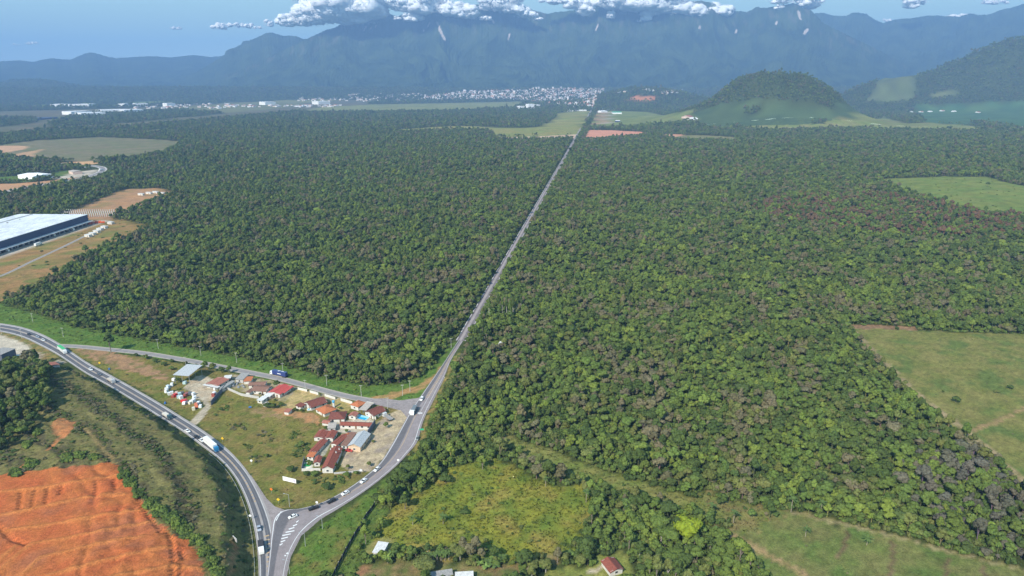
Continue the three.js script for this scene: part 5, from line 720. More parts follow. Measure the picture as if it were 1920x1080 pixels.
// the town: a few hundred small houses, then the mass behind them
{ const poly = [[790, 186], [812, 178], [860, 173], [900, 171], [960, 169.5], [1010, 168], [1062, 163.5], [1085, 162.5], [1120, 166], [1136, 168], [1122, 178], [1116, 190], [1110, 203], [1070, 201], [1020, 195], [965, 187], [900, 186], [850, 187.5]];
  const wallMs = [[0.88, 0.86, 0.83], [0.8, 0.75, 0.69], [0.82, 0.64, 0.52], [0.9, 0.9, 0.9], [0.7, 0.68, 0.66]].map((c) => mat(...c, 0.9)), roofMs = [[0.45, 0.2, 0.13], [0.55, 0.5, 0.47], [0.75, 0.74, 0.72], [0.36, 0.18, 0.13], [0.4, 0.38, 0.37]].map((c) => mat(...c, 0.9));
  const body = box(1, 1, 1, 0, 0.5, 0), gab = (() => { const v = [], P = (x, y, z) => [x, y, z], q = (a, b, c, d) => v.push(...a, ...b, ...c, ...a, ...c, ...d), t = (a, b, c) => v.push(...a, ...b, ...c); const A = P(-0.55, 1, 0.55), B = P(0.55, 1, 0.55), Cc = P(0.55, 1, -0.55), Dd = P(-0.55, 1, -0.55), R1 = P(-0.55, 1.45, 0), R2 = P(0.55, 1.45, 0); q(A, B, R2, R1); q(Cc, Dd, R1, R2); t(B, Cc, R2); t(Dd, A, R1); return tri(v); })();
  const list = [];
  for (let i = 0; i < 9000 && list.length < 1300; i++) { const px = rr(785, 1140), py = rr(161, 205); if (!inPoly(poly, px, py)) continue; const q = onGround(px, py); list.push({ q, px, py, s: rr(11, 26), h: rr(6, 12) * (rnd() < 0.1 ? 2.2 : 1), a: rr(-0.3, 0.3) + pick([0, 1.57]) }); }
  for (const [x0, x1, y0, y1, n] of [[560, 800, 184, 190, 70], [250, 440, 195, 204, 60], [420, 640, 198, 201, 60], [1160, 1290, 168, 178, 14], [1240, 1270, 168, 176, 14], [640, 790, 176, 184, 40]]) for (let i = 0; i < n; i++) { const px = rr(x0, x1), py = rr(y0, y1), q = onGround(px, py); list.push({ q, px, py, s: rr(12, 30), h: rr(6, 10), a: rr(0, 3) }); }
  list.sort((a, b) => Math.hypot(a.q[0], a.q[2]) - Math.hypot(b.q[0], b.q[2]));
  const many = roofMs.map(() => []);
  list.forEach((t, i) => { const wi = Math.floor(rnd() * 5), ri = Math.floor(rnd() * 5); if (i < 240) { const side2 = t.px < 700 ? 'on the far plain left of the town' : t.px < 900 ? 'in the left part of the far town' : t.px < 1020 ? 'in the middle of the far town' : t.px < 1150 ? 'in the right part of the far town' : 'on the slopes right of the far town', rw = ['terracotta', 'grey', 'white', 'dark red', 'slate'][ri], ww = ['white', 'beige', 'pinkish', 'bright white', 'grey'][wi]; const o = thing('town_house', `tiny ${ww} house, ${rw} roof, ${side2}`, 'house', t.q[0], t.q[1] - 0.5, t.q[2], t.a, `${ww} ${rw}-roofed houses ${side2}`); o.scale.set(t.s, t.h, t.s); part('wall', body, wallMs[wi], o); part('roof', gab, roofMs[ri], o); } else many[ri].push(t); });
  const mass = new THREE.Group(); mass.name = 'town'; scene.add(mass); tag(mass, 'mass of tiny white and red houses of the far town', 'town', null, 'stuff');
  many.forEach((l, k) => { for (const [nm, g, m] of [['town_walls', body, wallMs[k]], ['town_roofs', gab, roofMs[k]]]) { const im = lit(new THREE.InstancedMesh(g, m, l.length)); im.name = nm; im.userData.kind = 'stuff'; l.forEach((t, i) => { Q.setFromAxisAngle(Yax, t.a); M4.compose(new V3(t.q[0], t.q[1] - 0.5, t.q[2]), Q, new V3(t.s, t.h, t.s)); im.setMatrixAt(i, M4); }); mass.add(im); } }); }
console.log('buildings');

// ---------------------------------------------------------------- vehicles
const tyreM = mat(0.02, 0.02, 0.02, 0.9), lampM = mat(0.8, 0.8, 0.75, 0.2), tailM = mat(0.4, 0.02, 0.02, 0.3), rimM = mat(0.45, 0.45, 0.46, 0.4, { metalness: 0.6 }), darkM = mat(0.03, 0.03, 0.032, 0.6), paints = {};
const paint = (r, g, b) => (paints[[r, g, b]] ??= mat(r, g, b, 0.35, { clearcoat: 0.6, clearcoatRoughness: 0.15 }));
function profile(pts, width, bevel = 0.06) { const s = new THREE.Shape(pts.map(([x, y]) => new THREE.Vector2(x, y))), g = new THREE.ExtrudeGeometry(s, { depth: width - bevel * 2, bevelEnabled: true, bevelSize: bevel, bevelThickness: bevel, bevelSegments: 2, steps: 1 }); g.translate(0, 0, -(width - bevel * 2) / 2); return g; }
const G_CAR = { body: profile([[-2.1, 0.32], [2.1, 0.32], [2.15, 0.62], [1.95, 0.82], [0.95, 0.95], [-1.6, 1.0], [-2.12, 0.92]], 1.76), glass: profile([[-1.75, 0.98], [1.0, 0.95], [0.35, 1.42], [-1.2, 1.45]], 1.5, 0.05), roof: profile([[-1.2, 1.44], [0.35, 1.41], [0.15, 1.5], [-1.05, 1.52]], 1.4, 0.03), wheel: new THREE.CylinderGeometry(0.33, 0.33, 0.22, 14).rotateX(Math.PI / 2), rim: new THREE.CylinderGeometry(0.19, 0.19, 0.24, 10).rotateX(Math.PI / 2), lamp: box(0.1, 0.14, 0.36) };
const G_SUV = { body: profile([[-2.3, 0.4], [2.3, 0.4], [2.35, 0.8], [2.1, 1.05], [1.0, 1.15], [-2.3, 1.15]], 1.86), glass: profile([[-2.15, 1.13], [0.95, 1.12], [0.35, 1.68], [-1.95, 1.7]], 1.62, 0.05), roof: profile([[-1.95, 1.69], [0.35, 1.66], [0.2, 1.77], [-1.85, 1.78]], 1.5, 0.03) };
const G_PICK = { body: profile([[-2.5, 0.45], [2.5, 0.45], [2.52, 0.85], [2.3, 1.08], [1.2, 1.18], [-2.5, 1.15]], 1.86), glass: profile([[-0.6, 1.15], [1.2, 1.15], [0.65, 1.72], [-0.4, 1.74]], 1.62, 0.05), roof: profile([[-0.4, 1.73], [0.65, 1.7], [0.5, 1.8], [-0.35, 1.81]], 1.5, 0.03) };
function heading(from, to) { return Math.atan2(-(to[2] - from[2]), to[0] - from[0]); }
function place(name, label, cat, P, T, y, group) { const a = onGround(...P), b = onGround(...T); return thing(name, label, cat, a[0], a[1] + y, a[2], heading(a, b), group); }
function car(P, T, color, label, kind = 'car', y = 0.13) {
  const S = kind === 'suv' ? G_SUV : kind === 'pickup' ? G_PICK : G_CAR, o = place(kind === 'pickup' ? 'pickup_truck' : kind === 'suv' ? 'suv' : 'car', label, kind === 'pickup' ? 'pickup' : 'car', P, T, y); const L = kind === 'car' ? 1.32 : 1.5;
  part('body', S.body, paint(...color), o); part('window_band', S.glass, glassM, o); part('roof', S.roof, paint(...color), o);
  for (const sx of [-1, 1]) for (const sz of [-1, 1]) { const w = part('wheel', G_CAR.wheel, tyreM, o); w.position.set(sx * L, 0.33, sz * 0.8); part('rim', G_CAR.rim, rimM, w); }
  for (const sz of [-1, 1]) { part('headlight', G_CAR.lamp, lampM, o).position.set(kind === 'car' ? 2.12 : 2.33, 0.72, sz * 0.62); part('tail_light', G_CAR.lamp, tailM, o).position.set(kind === 'car' ? -2.14 : kind === 'suv' ? -2.32 : -2.52, 0.8, sz * 0.66); }
  if (kind === 'pickup') part('cargo_bed', box(1.75, 0.05, 1.5, -1.55, 1.2, 0), darkM, o); return o;
}
function truck(P, T, cabC, boxC, label, o2 = {}) {
  const L = o2.len ?? 11, bh = o2.h ?? 2.7, o = place('truck', label, 'truck', P, T, 0.13), cabL = 2.2, x0 = L / 2 - cabL;
  part('chassis', box(L - 0.4, 0.25, 0.9, -0.1, 0.85, 0), darkM, o);
  const cab = part('cab', profile([[x0 + 0.1, 0.55], [L / 2, 0.55], [L / 2, 1.7], [L / 2 - 0.35, 3.0], [x0 + 0.1, 3.05]], 2.45, 0.08), paint(...cabC), o); part('windscreen', tri([L / 2 + 0.03, 1.75, -1.05, L / 2 + 0.03, 1.75, 1.05, L / 2 - 0.27, 2.75, 1.0, L / 2 + 0.03, 1.75, -1.05, L / 2 - 0.27, 2.75, 1.0, L / 2 - 0.27, 2.75, -1.0]), glassM, cab); for (const s of [-1, 1]) { part('side_window', box(0.9, 0.75, 0.06, L / 2 - 0.95, 2.15, s * 1.22), glassM, cab); part('headlight', box(0.08, 0.2, 0.4, L / 2 + 0.07, 0.95, s * 0.85), lampM, o); }
  if (o2.bed) { part('cargo_bed', box(x0 + L / 2 - 0.3, 0.2, 2.5, (x0 - L / 2) / 2 - 0.1, 1.15, 0), paint(...boxC), o); for (const s of [-1, 1]) part('side_board', box(x0 + L / 2 - 0.3, 0.8, 0.08, (x0 - L / 2) / 2 - 0.1, 1.6, s * 1.22), paint(...boxC), o); if (o2.load) part('load', box(x0 + L / 2 - 0.6, 1, 2.3, (x0 - L / 2) / 2 - 0.1, 1.75, 0), mat(...o2.load, 0.9), o); }
  else { const b = part('cargo_box', profile([[-L / 2, 1.1], [x0 - 0.15, 1.1], [x0 - 0.15, 1.1 + bh], [-L / 2, 1.1 + bh]], 2.55, 0.06), paint(...(o2.sideC ?? boxC)), o); if (o2.top) part('tarpaulin', box(x0 + L / 2 - 0.2, 0.12, 2.6, (x0 - L / 2) / 2 - 0.07, 1.2 + bh, 0), paint(...boxC), b); if (o2.logo) { const m = mat(0.8, 0.82, 0.85, 0.6), y = 1.24 + bh, X = (x0 - L / 2) / 2; part('logo_mark', new THREE.ShapeGeometry(new THREE.Shape([[-1.6, -0.5], [-0.2, 0.1], [0.2, 0.9], [0.6, 0.2], [1.7, -0.2], [0.5, -0.4], [-0.2, -0.8]].map(([a, c]) => new THREE.Vector2(a, c)))).rotateX(-Math.PI / 2).translate(X + 0.5, y, 0), m, b); part('logo_mark', box(2.6, 0.02, 0.55, X - 2.9, y, 0.1), m, b); for (const s of [-1, 1]) part('logo_mark', box(3.4, 0.5, 0.03, X - 0.5, 2.5, s * 1.34), m, b); } }
  const xs = o2.axles ?? [L / 2 - 1.1, -L / 2 + 1.2, -L / 2 + 2.5]; for (const x of xs) for (const s of [-1, 1]) { const w = part('wheel', new THREE.CylinderGeometry(0.5, 0.5, 0.35, 14).rotateX(Math.PI / 2).translate(0, 0, 0), tyreM, o); w.position.set(x, 0.5, s * 1.08); part('rim', new THREE.CylinderGeometry(0.26, 0.26, 0.37, 10).rotateX(Math.PI / 2), rimM, w); }
  return o;
}
const WHITE = [0.82, 0.82, 0.8], BLACK = [0.015, 0.015, 0.018], SILV = [0.38, 0.42, 0.48], GRY = [0.14, 0.15, 0.17];
car([55, 628], [70, 634], BLACK, 'black car at the far left of the highway'); car([70, 633], [85, 640], SILV, 'silver grey car between the black and white cars at far left'); car([81, 639], [96, 647], WHITE, 'white car just behind the green truck');
truck([117.5, 660], [135, 673], WHITE, [0.03, 0.42, 0.09], 'truck with a bright green top and white cab', { len: 15, sideC: [0.75, 0.77, 0.75], top: true });
car([170, 694], [185, 703], WHITE, 'white car behind the small grey truck'); car([186, 704], [200, 712], GRY, 'dark car following the grey truck'); truck([209, 716.5], [224, 726], [0.5, 0.5, 0.5], [0.5, 0.44, 0.36], 'flatbed truck with grey cab and pale load', { len: 9, bed: true, load: [0.5, 0.46, 0.4] });
truck([314, 783], [328, 792], [0.05, 0.1, 0.11], [0.6, 0.57, 0.5], 'tipper truck with dark teal cab and cream cargo', { len: 9.5, bed: true, load: [0.62, 0.58, 0.5] });
car([352, 810], [366, 819], WHITE, 'white car behind the blue-cabbed lorry, first of three'); car([369, 821], [382, 830], BLACK, 'dark car between two white cars behind the lorry'); car([378.5, 827.5], [392, 837], WHITE, 'white car right behind the blue-cabbed lorry');
truck([396.5, 839], [411, 851], [0.02, 0.2, 0.42], WHITE, 'lorry with a blue cab and long white trailer', { len: 16.5, h: 2.9, axles: [7.1, 4.6, -5, -6.2, -7.4] });
car([486, 993], [489, 1008], SILV, 'silver blue car on the highway above the white truck'); truck([490, 1030], [491.5, 1046], WHITE, [0.05, 0.05, 0.055], 'white truck with a black cargo bed near the bottom', { len: 9, bed: true, load: [0.05, 0.05, 0.055] });
car([549, 971], [536, 976], WHITE, 'white car waiting at the junction mouth', 'car', 0.18); car([588, 955.5], [575, 960], BLACK, 'black pickup behind the white car at the junction', 'pickup', 0.18); car([622, 942], [610, 947.5], BLACK, 'black suv behind the pickup', 'suv', 0.18); car([647.5, 927], [635, 933.5], WHITE, 'white car right behind the black suv', 'car', 0.18); car([682, 904], [671, 911.5], WHITE, 'white car below the compound, second from the houses', 'car', 0.18); car([707, 882], [697, 890.5], WHITE, 'white car passing the sandy forecourt', 'car', 0.18);
truck([776, 774], [771, 783], WHITE, [0.16, 0.18, 0.19], 'truck with grey cargo beside the far junction', { len: 9, h: 2.2 }); car([791, 750], [784.5, 760], WHITE, 'white van-like car just above the far junction', 'suv', 0.18); car([783, 824], [779, 832], [0.2, 0.21, 0.19], 'small grey car parked on the verge by the climbing road');
truck([523, 705], [505, 701], WHITE, [0.03, 0.05, 0.18], 'blue curtain-sided truck with white cab on the side road', { len: 15, h: 2.9, logo: true, axles: [6.4, -4.4, -5.6, -6.7] });
truck([727, 785.5], [716, 778.5], [0.6, 0.6, 0.58], [0.3, 0.29, 0.28], 'grey flatbed truck parked by the far junction', { len: 9, bed: true }); car([654.7, 846.5], [664, 847.5], [0.5, 0.03, 0.025], 'red car parked against the cream barn');
[[10, 471.5], [80, 447.5], [97, 442.5], [124, 434.5], [133, 432]].forEach(([x, y], i) => truck([x, y], [x + 15, y + 1.8], i % 2 ? GRY : WHITE, WHITE, ['leftmost', 'second', 'third', 'fourth', 'rightmost'][i] + ' white truck parked at the warehouse docks', { len: 14, h: 3 })); truck([72, 460.5], [84, 456], WHITE, WHITE, 'white truck driving along the warehouse yard', { len: 13, h: 3 });
[[113, 343.5, GRY], [121, 341.5, WHITE], [190, 320, WHITE], [163, 315, WHITE]].forEach(([x, y, c], i) => truck([x, y], [x - 12, y + 2], c, c, ['first', 'second', 'third', 'fourth'][i] + ' tiny truck on the distant highway bend, counted from the front', { len: 14 }));
// scrap dealer's yard: old cabs set out in a ring
{ const spots2 = [[385, 470, 0], [345, 565, 0], [275, 605, 1], [240, 650, 0], [238, 695, 0], [300, 740, 0], [345, 730, 0], [372, 790, 3], [440, 735, 4], [418, 775, 2], [475, 805, 5], [530, 820, 0], [500, 755, 5], [560, 735, 6], [620, 775, 3], [655, 755, 3], [565, 885, 2], [620, 895, 2], [590, 935, 0], [660, 920, 6], [715, 920, 7], [740, 905, 0], [790, 880, 0], [797, 820, 0], [775, 745, 0], [710, 750, 6], [835, 965, 8], [838, 1000, 8], [880, 925, 0], [915, 995, 0], [890, 960, 6], [780, 1045, 7], [605, 520, 5], [1200, 740, 0], [1180, 770, 3], [1215, 640, 0]];
  const cs = [[0.78, 0.79, 0.8], [0.6, 0.7, 0.78], [0.6, 0.03, 0.03], [0.32, 0.08, 0.06], [0.6, 0.42, 0.34], [0.45, 0.6, 0.62], [0.1, 0.1, 0.11], [0.75, 0.7, 0.55], [0.62, 0.16, 0.06]], words = ['white', 'pale blue', 'bright red', 'rusty maroon', 'faded pink', 'pale teal', 'black', 'cream', 'orange red'];
  const cab = profile([[-1.0, 0.1], [1.0, 0.1], [1.05, 1.2], [0.7, 2.3], [-1.0, 2.35]], 2.2, 0.1), ws = tri([1.1, 1.25, -0.95, 1.1, 1.25, 0.95, 0.82, 2.15, 0.9, 1.1, 1.25, -0.95, 0.82, 2.15, 0.9, 0.82, 2.15, -0.9]);
  spots2.forEach(([u, v, c], i) => { const px = 290 + u / 10.667, py = 670 + v / 10.667 + 0.8, q = onGround(px, py), where = u > 1000 ? 'beside the dark yard wall' : u < 400 ? 'at the left end of the scrap ring' : v > 900 ? 'at the lower right end of the scrap ring' : u > 700 ? 'on the right side of the scrap ring' : 'in the middle of the scrap ring', o = thing('scrap_truck_cab', `${words[c]} old truck cab ${where}`, 'truck cab', q[0], q[1], q[2], rr(0, 6.28), `${words[c]} cabs ${where}`); o.scale.set(rr(0.8, 1.15), rr(0.75, 1), rr(0.8, 1.1)); part('cab_shell', cab, paint(...cs[c]), o); part('windscreen', ws, glassM, o); part('bumper', box(0.25, 0.35, 2.2, 1.08, 0.3, 0), darkM, o); }); }
for (const [u, v, l] of [[150, 440, 'leftmost'], [210, 400, 'upper'], [250, 470, 'middle'], [180, 500, 'lower'], [290, 500, 'right'], [90, 480, 'far left']]) { const q = onGround(430 + u / 10.667, 680 + v / 10.667), o = thing('scrap_heap', `${l} heap of grey scrap machinery beside the grey fibre roof`, 'scrap', q[0], q[1], q[2], rr(0, 6)); part('frame', box(2.2, 0.5, 1.2, 0, 0.25, 0), rimM, o); part('drum', new THREE.CylinderGeometry(0.5, 0.5, 1.1, 12).rotateZ(1.2).translate(0.4, 0.9, 0.1), steelM, o); part('plate', box(1.2, 0.08, 0.9, -0.6, 0.75, 0.1).rotateZ(0.3), rimM, o); }
// warehouse yard: orange frames, white cabins
[[158, 421, 4], [163, 420, 5], [169, 421, 4], [176, 419, 4], [184, 418, 3], [191, 418.5, 3]].forEach(([x, y, h], i) => { const q = at(x, y), o = thing('stacked_rack', ['leftmost', 'second', 'third', 'fourth', 'fifth', 'rightmost'][i] + ' stack of orange racking beside the warehouse corner', 'racking', q[0], 0, q[2], 0.3); const m = mat(0.75, 0.13, 0.03, 0.6); for (let k = 0; k < 5; k++) part('rack_beam', box(8, 0.5, 0.6, 0, 0.4 + k * h / 5, rr(-1.6, 1.6)), m, o); for (const s of [-1, 1]) for (const t of [-1, 1]) part('rack_post', box(0.3, h, 0.3, s * 3.6, h / 2, t * 1.6), m, o); });
[[166, 444], [174, 440.5], [182, 436], [188, 432], [196, 428], [208, 420], [265, 366], [280, 363.5], [292, 362], [304, 364]].forEach(([x, y], i) => { const q = at(x, y), o = thing('site_cabin', (i < 6 ? ['nearest', 'second', 'third', 'fourth', 'fifth', 'farthest'][i] + ' white site cabin beside the warehouse yard' : ['leftmost', 'second', 'third', 'rightmost'][i - 6] + ' white site cabin on the cleared ground behind the warehouse'), 'cabin', q[0], 0, q[2], -0.35); part('wall', box(i < 6 ? 9 : 12, 3.2, 5, 0, 1.6, 0), WW, o); part('roof', box(i < 6 ? 9.6 : 12.6, 0.25, 5.6, 0, 3.35, 0), WHIT, o); part('door', box(1, 2.1, 0.1, 1.5, 1.05, 2.54), doorM, o); });

// ---------------------------------------------------------------- posts, signs, fences
const poleM = mat(0.5, 0.48, 0.44, 0.9), galv = mat(0.55, 0.56, 0.57, 0.45, { metalness: 0.5 });
function pole(px, py, h, label, arm) { const q = onGround(px, py), o = thing(arm ? 'street_lamp' : 'utility_pole', label, arm ? 'street lamp' : 'pole', q[0], q[1], q[2], arm === 2 ? Math.PI : 0); part('shaft', new THREE.CylinderGeometry(0.1, 0.17, h, 8).translate(0, h / 2, 0), arm ? galv : poleM, o); if (arm) { part('arm', new THREE.CylinderGeometry(0.05, 0.06, 2.2, 6).rotateZ(1.25).translate(-1, h + 0.25, 0), galv, o); part('lamp_head', box(0.8, 0.15, 0.35, -2.2, h + 0.55, 0), galv, o); } else { part('crossarm', box(2.2, 0.14, 0.14, 0, h - 0.5, 0), poleM, o); for (const s of [-1, 0, 1]) part('insulator', new THREE.CylinderGeometry(0.06, 0.08, 0.25, 6).translate(s * 0.9, h - 0.3, 0), frameM, o); } return o; }
pole(572.8, 1024, 7, 'street lamp on the grass at the lower junction, nearest the chevrons', 1); pole(605, 992, 7, 'street lamp on the grass below the queue of cars', 1); pole(543, 1076, 7, 'street lamp at the bottom beside the junction', 1); pole(543.3, 951, 7.5, 'street lamp on the pasture tip above the junction', 1);
[[613, 723, 'on the verge right of the blue truck'], [677.5, 743, 'at the verge behind the orange hipped roof'], [769, 734, 'on the grass inside the far junction curve'], [531, 700, 'just behind the blue truck'], [573, 733, 'at the gate of the sandy lot'], [727, 767, 'beside the chocolate brown roof'], [377, 667, 'on the verge above the metal canopy'], [62, 604, 'on the verge at far left above the highway'], [297, 654, 'on the verge left of the metal canopy'], [119, 632, 'on the verge above the green truck'], [41, 634, 'left of the highway near the black car'], [3, 627, 'at the left frame edge by the concrete yard'], [349, 688, 'behind the metal canopy'], [444, 680, 'on the verge above the grey fibre roof'], [755, 742, 'at the far junction mouth'], [846, 652, 'left of the straight road where it enters the forest']].forEach(([x, y, w]) => pole(x, y, 8.5, `concrete utility pole ${w}`));
{ const a = at(531, 903.5), b = at(556, 909.5), L = Math.hypot(b[0] - a[0], b[2] - a[2]), o = thing('billboard', 'white billboard with faint printed emblem standing in the pasture', 'billboard', (a[0] + b[0]) / 2, 0, (a[2] + b[2]) / 2, heading(a, b));
  const cv = document.createElement('canvas'); cv.width = 512; cv.height = 144; const x = cv.getContext('2d'); x.fillStyle = '#eceaec'; x.fillRect(0, 0, 512, 144); x.fillStyle = '#cfc3d6'; x.fillRect(30, 34, 130, 30); x.fillStyle = '#d8ccd8'; x.fillRect(60, 78, 250, 20); x.fillStyle = '#8d86ac'; x.beginPath(); x.arc(445, 70, 34, 0, 7); x.fill(); x.fillStyle = '#e6e2ea'; x.beginPath(); x.arc(445, 70, 18, 0, 7); x.fill();
  const t = new THREE.CanvasTexture(cv); t.colorSpace = THREE.SRGBColorSpace; part('panel', box(L, 2.5, 0.18, 0, 2.3, 0), frameM, o); part('poster', new THREE.PlaneGeometry(L - 0.1, 2.4).translate(0, 2.3, 0.1), new THREE.MeshPhysicalMaterial({ map: t, roughness: 0.7 }), o); for (const s of [-1, 0, 1]) part('post', box(0.16, 3.2, 0.16, s * L * 0.38, 1.5, -0.2), doorM, o); }
function signAt(px, py, c, label, shape = 'diamond') { const q = onGround(px, py), o = thing('road_sign', label, 'road sign', q[0], q[1], q[2], rr(-0.2, 0.2)); part('post', new THREE.CylinderGeometry(0.06, 0.06, 2.4, 6).translate(0, 1.2, 0), galv, o); const g = shape === 'diamond' ? box(1.3, 1.3, 0.06).rotateZ(Math.PI / 4) : shape === 'round' ? new THREE.CylinderGeometry(0.7, 0.7, 0.06, 18).rotateX(Math.PI / 2) : box(2.6, 1.1, 0.06); part('plate', g.translate(0, 2.6, 0.1), mat(...c, 0.5), o); return o; }
signAt(509.5, 925, [0.75, 0.2, 0.03], 'orange diamond road sign on the pasture tip'); signAt(522.5, 944.5, [0.8, 0.52, 0.03], 'yellow diamond road sign near the junction tip'); signAt(187.5, 686, [0.85, 0.55, 0.03], 'yellow diamond road sign beside the upper highway'); signAt(418, 829, [0.85, 0.5, 0.03], 'yellow road sign on the verge ahead of the lorry'); signAt(472, 871, [0.85, 0.85, 0.85], 'white round road sign in the pasture by the curve', 'round'); signAt(595, 950, [0.8, 0.8, 0.8], 'white round road sign beside the black pickup', 'round'); signAt(791, 812, [0.05, 0.42, 0.22], 'green direction board on the verge of the climbing road', 'board'); signAt(470, 975, [0.8, 0.8, 0.8], 'small white sign left of the highway', 'round'); signAt(677, 889, [0.8, 0.8, 0.8], 'white round road sign below the compound bushes', 'round'); signAt(747, 947 - 77, [0.8, 0.8, 0.8], 'white round sign at the outer side of the bend', 'round');
for (const [x, y, w] of [[205, 693, 'beside the upper highway'], [309.7, 757, 'on the grass below the scrap ring'], [469, 765, 'in the pasture below the white sheds']]) { const q = onGround(x, y), o = thing('water_barrel', `blue plastic barrel lying ${w}`, 'barrel', q[0], q[1] + 0.6, q[2], rr(0, 3)); part('drum', new THREE.CylinderGeometry(0.6, 0.6, 1.7, 14).rotateZ(Math.PI / 2), mat(0.06, 0.17, 0.42, 0.5), o); for (const s of [-0.4, 0.4]) part('hoop', new THREE.TorusGeometry(0.61, 0.04, 6, 14).rotateY(Math.PI / 2).translate(s, 0, 0), mat(0.05, 0.14, 0.36, 0.5), o); }
{ const pts = [[703, 948], [696, 958], [688, 968], [681, 980], [673, 993], [665, 1006], [657, 1020], [649, 1034], [642, 1048], [635, 1061], [629, 1073], [623, 1086]], q = pts.map(([a, b]) => onGround(a, b)), o = thing('fence', 'dark mesh fence along the edge of the roadside grass', 'fence', q[0][0], 0, q[0][2]), fm = mat(0.035, 0.037, 0.042, 0.9); for (let i = 0; i < q.length; i++) { part('post', box(0.2, 2.4, 0.2, q[i][0] - q[0][0], 1.2, q[i][2] - q[0][2]), poleM, o); if (i + 1 < q.length) { const dx = q[i + 1][0] - q[i][0], dz = q[i + 1][2] - q[i][2], L = Math.hypot(dx, dz), s = part('panel', box(L - 0.25, 2, 0.07, L / 2, 1.1, 0), fm, o); s.position.set(q[i][0] - q[0][0], 0, q[i][2] - q[0][2]); s.rotation.y = Math.atan2(-dz, dx); } } }
{ const line = offset(hwyLeft, 1.6).filter((p) => { const [u, v] = toPx(p[0], 0, p[1]); return v > 850 && v < 1100; }), o = thing('guard_rail', 'galvanised guard rail along the left side of the highway', 'guard rail', line[0][0], 0, line[0][1]); for (let i = 0; i + 2 < line.length; i += 2) { const a = line[i], b = line[i + 2], dx = b[0] - a[0], dz = b[1] - a[1], L = Math.hypot(dx, dz), s = part('rail', box(L, 0.32, 0.09, L / 2, 0.6, 0), galv, o); s.position.set(a[0] - line[0][0], 0, a[1] - line[0][1]); s.rotation.y = Math.atan2(-dz, dx); part('post', box(0.14, 0.8, 0.14, a[0] - line[0][0], 0.4, a[1] - line[0][1]), galv, o); } }
freeWall('short concrete wall on the terraced hillside above the highway', [[437, 1008], [446, 1029]], 1.1, 0.25, GREYW, 'retaining_wall', 'wall');
for (const [x0, n, y0, y1] of [[112, 26, 398, 405]]) { const o = thing('concrete_post_row', 'grid of pale concrete posts behind the warehouse', 'posts', 0, 0, 0); for (let i = 0; i < n; i++) for (let j = 0; j < 3; j++) { const q = at(x0 + 2 + i * 4 + j * 1.2, lerp(y0, y1, j / 2) + 1.2); part('post', box(0.9, 6, 0.9, q[0], 3, q[2]), GREYW, o); } }
console.log('things');

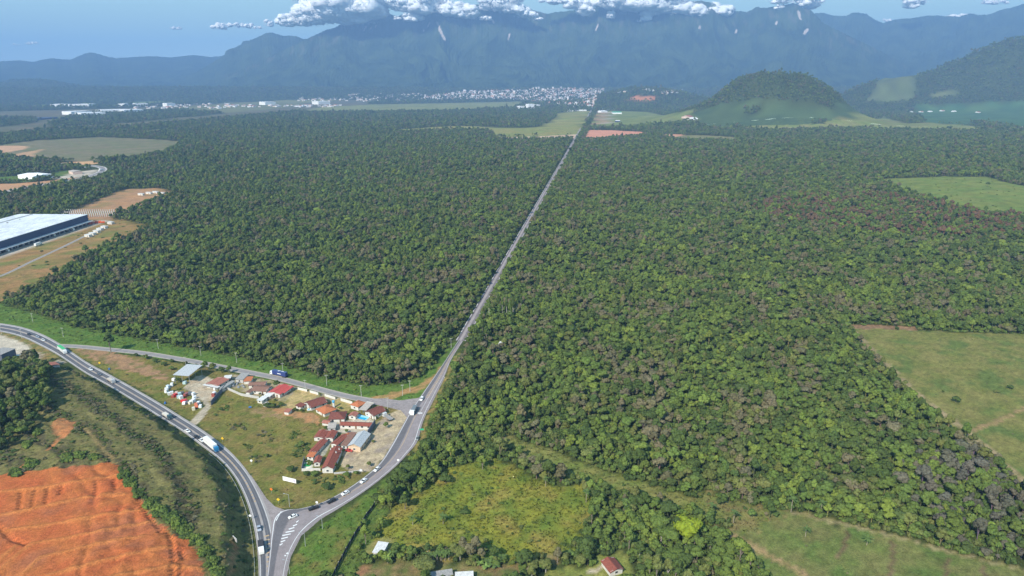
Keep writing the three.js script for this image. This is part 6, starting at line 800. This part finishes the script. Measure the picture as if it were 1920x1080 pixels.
// ---------------------------------------------------------------- clouds over the massif: flakes of vapour, thinning outwards
const cloudM = new THREE.MeshPhysicalMaterial({ color: new THREE.Color().setRGB(0.95, 0.95, 0.95), roughness: 1, specularIntensity: 0 });
const puffG = [0, 1, 2, 3].map((k) => { const g = new THREE.IcosahedronGeometry(1, 6), p = g.attributes.position; for (let i = 0; i < p.count; i++) { const x = p.getX(i), y = p.getY(i), z = p.getZ(i), f = 1 + 0.24 * n3(x * 1.6 + k * 9, y * 1.6, z * 1.6) + 0.15 * n3(x * 3.7 + k * 5, y * 3.7, z * 3.7) + 0.09 * n3(x * 8, y * 8 + k, z * 8); p.setXYZ(i, x * f, y * f, z * f); } return p.array.slice(); });
function cloud(label, puffs, dist) {
  const pos = [], nor = [], ix = [], mpp = dist / FPX, n = new V3(), A = new V3(), B = new V3(), Cc = new V3();
  for (const [px, py, rx, ry] of puffs) {
    const d = ray(px, py), c = new V3(d[0], d[1], d[2]).multiplyScalar(dist / -d[2]).add(new V3(0, HC, 0)), RX = rx * mpp * 1.15, RY = ry * mpp * 1.5, RZ = Math.min(RX, RY * 1.5), m = Math.round(clamp(rx * 0.95, 7, 42));
    for (let k = 0; k < m; k++) { // heaped billows, flatter below
      const a = rr(0, 6.2832), q = Math.sqrt(rnd()) * 0.86, ex = Math.cos(a) * q, ez = Math.sin(a) * q, room = Math.sqrt(Math.max(0, 1 - q * q)), ey = rr(-0.45, 0.75) * room, s = RY * rr(0.28, 0.6) * (0.5 + 0.6 * room), cx = c.x + ex * RX, cy = c.y + ey * RY, cz = c.z + ez * RZ, G = pick(puffG), tw = rr(0, 6.28), ct = Math.cos(tw), st = Math.sin(tw), sx = rr(1, 1.5), q0 = pos.length / 3;
      for (let i = 0; i < G.length; i += 3) { const X = G[i], Y = G[i + 1], Z = G[i + 2], yy = Y < 0 ? Y * 0.6 : Y; pos.push(cx + (X * ct - Z * st) * s * sx, cy + yy * s, cz + (X * st + Z * ct) * s * sx); n.set(X * ct - Z * st, Y, X * st + Z * ct).normalize(); nor.push(n.x, n.y, n.z); }
      for (let i = 0; i < G.length / 3; i++) ix.push(q0 + i);
    }
    const N = Math.round(clamp(rx * ry * 5, 120, 3200)), fl = clamp(RY * 0.05, 4, 11); // vapour thinning outwards round the billows
    for (let i = 0; i < N; i++) {
      const u = rr(-0.7, 1), a = rr(0, 6.2832), s = Math.sqrt(1 - u * u), dir = A.set(Math.cos(a) * s, u, Math.sin(a) * s), k = 0.72 + 0.3 * n3(dir.x * 2 + c.x, dir.y * 2, dir.z * 2) + Math.abs(rr(-0.22, 0.22) + rr(-0.22, 0.22)), t = B.set(rr(-1, 1), rr(-1, 1), rr(-1, 1)).cross(dir).normalize(), b = Cc.copy(dir).cross(t), q0 = pos.length / 3, f = fl * rr(0.5, 1.6), X = c.x + dir.x * RX * k, Y = c.y + dir.y * RY * k * (dir.y < 0 ? 0.7 : 1), Z = c.z + dir.z * RZ * k;
      for (const [e, g] of [[-1.4, -0.6], [1.4, -0.5], [0.1, 1]]) { pos.push(X + (t.x * e + b.x * g) * f, Y + (t.y * e + b.y * g) * f, Z + (t.z * e + b.z * g) * f); nor.push(dir.x, dir.y, dir.z); } ix.push(q0, q0 + 1, q0 + 2);
    }
  }
  const g = new THREE.BufferGeometry(); g.setAttribute('position', new THREE.Float32BufferAttribute(pos, 3)); g.setAttribute('normal', new THREE.Float32BufferAttribute(nor, 3)); g.setIndex(ix);
  return solo('cloud', g, cloudM, label, 'cloud', null, 'thing');
}
cloud('largest cloud bank over the left shoulder of the massif', [[545, 40, 25, 8], [572, 42, 30, 8], [600, 30, 35, 15], [632, 14, 45, 24], [670, 14, 40, 22], [692, 26, 24, 11], [650, 38, 42, 8], [600, -5, 40, 14], [680, -8, 50, 14]], 10700);
cloud('ragged cloud hanging left of the highest summit', [[728, 3, 30, 10], [760, 8, 26, 12], [790, 12, 26, 14], [772, 34, 16, 7], [745, 34, 6, 3], [800, -2, 40, 8]], 10700); cloud('tapering cloud drifting across the summit ridge', [[850, 18, 28, 10], [872, 26, 20, 9], [830, 20, 15, 6], [884, 33, 12, 3], [910, 35, 10, 4]], 10700);
cloud('cloud sliding down right of the tapering one', [[940, 8, 32, 13], [965, 18, 22, 9], [987, 28, 20, 6], [1006, 36, 12, 3], [920, -4, 30, 8]], 10700); cloud('thin cloud above the dip in the ridge', [[1050, 1, 36, 6], [1080, 8, 20, 8], [1096, 21, 12, 8], [1108, 20, 7, 5]], 10700);
cloud('wide cloud bank hiding the right-hand summits', [[1150, 4, 30, 13], [1190, 5, 40, 16], [1232, 8, 42, 16], [1213, 31, 8, 9], [1146, 31, 8, 5], [1265, 18, 35, 12], [1292, 22, 30, 10], [1322, 28, 28, 8], [1346, 24, 20, 10], [1366, 18, 10, 6], [1194, 41, 12, 3], [1200, -10, 70, 10]], 10700);
cloud('cloud capping the rocky right peak', [[1485, 2, 35, 7], [1520, 6, 18, 9], [1462, 14, 7, 4]], 10400); cloud('small grey-bottomed cloud in the right sky', [[1718, 2, 20, 6], [1708, 10, 12, 5]], 11500); cloud('flat cloud near the top right corner', [[1865, 4, 22, 4]], 12500); cloud('thin cloud lying on the right ridge', [[1792, 34, 17, 4], [1808, 30, 8, 3]], 12200); cloud('tiny cloud in the right-hand saddle', [[1663, 39, 9, 2.5]], 14500);
cloud('small puffy cloud in the left sky', [[412, 52, 14, 5], [424, 48, 9, 4]], 12500); cloud('thin cloud trail beside the largest bank', [[455, 49, 18, 3.5], [502, 45, 8, 5], [480, 52, 14, 2.5]], 12500); cloud('faint far cloud low at the left', [[60, 83, 11, 2.5], [30, 84, 8, 1.5]], 16000); cloud('faint wisp high in the left sky', [[328, 53, 11, 2.5]], 15000);
console.log('clouds');

renderer.render(scene, camera);
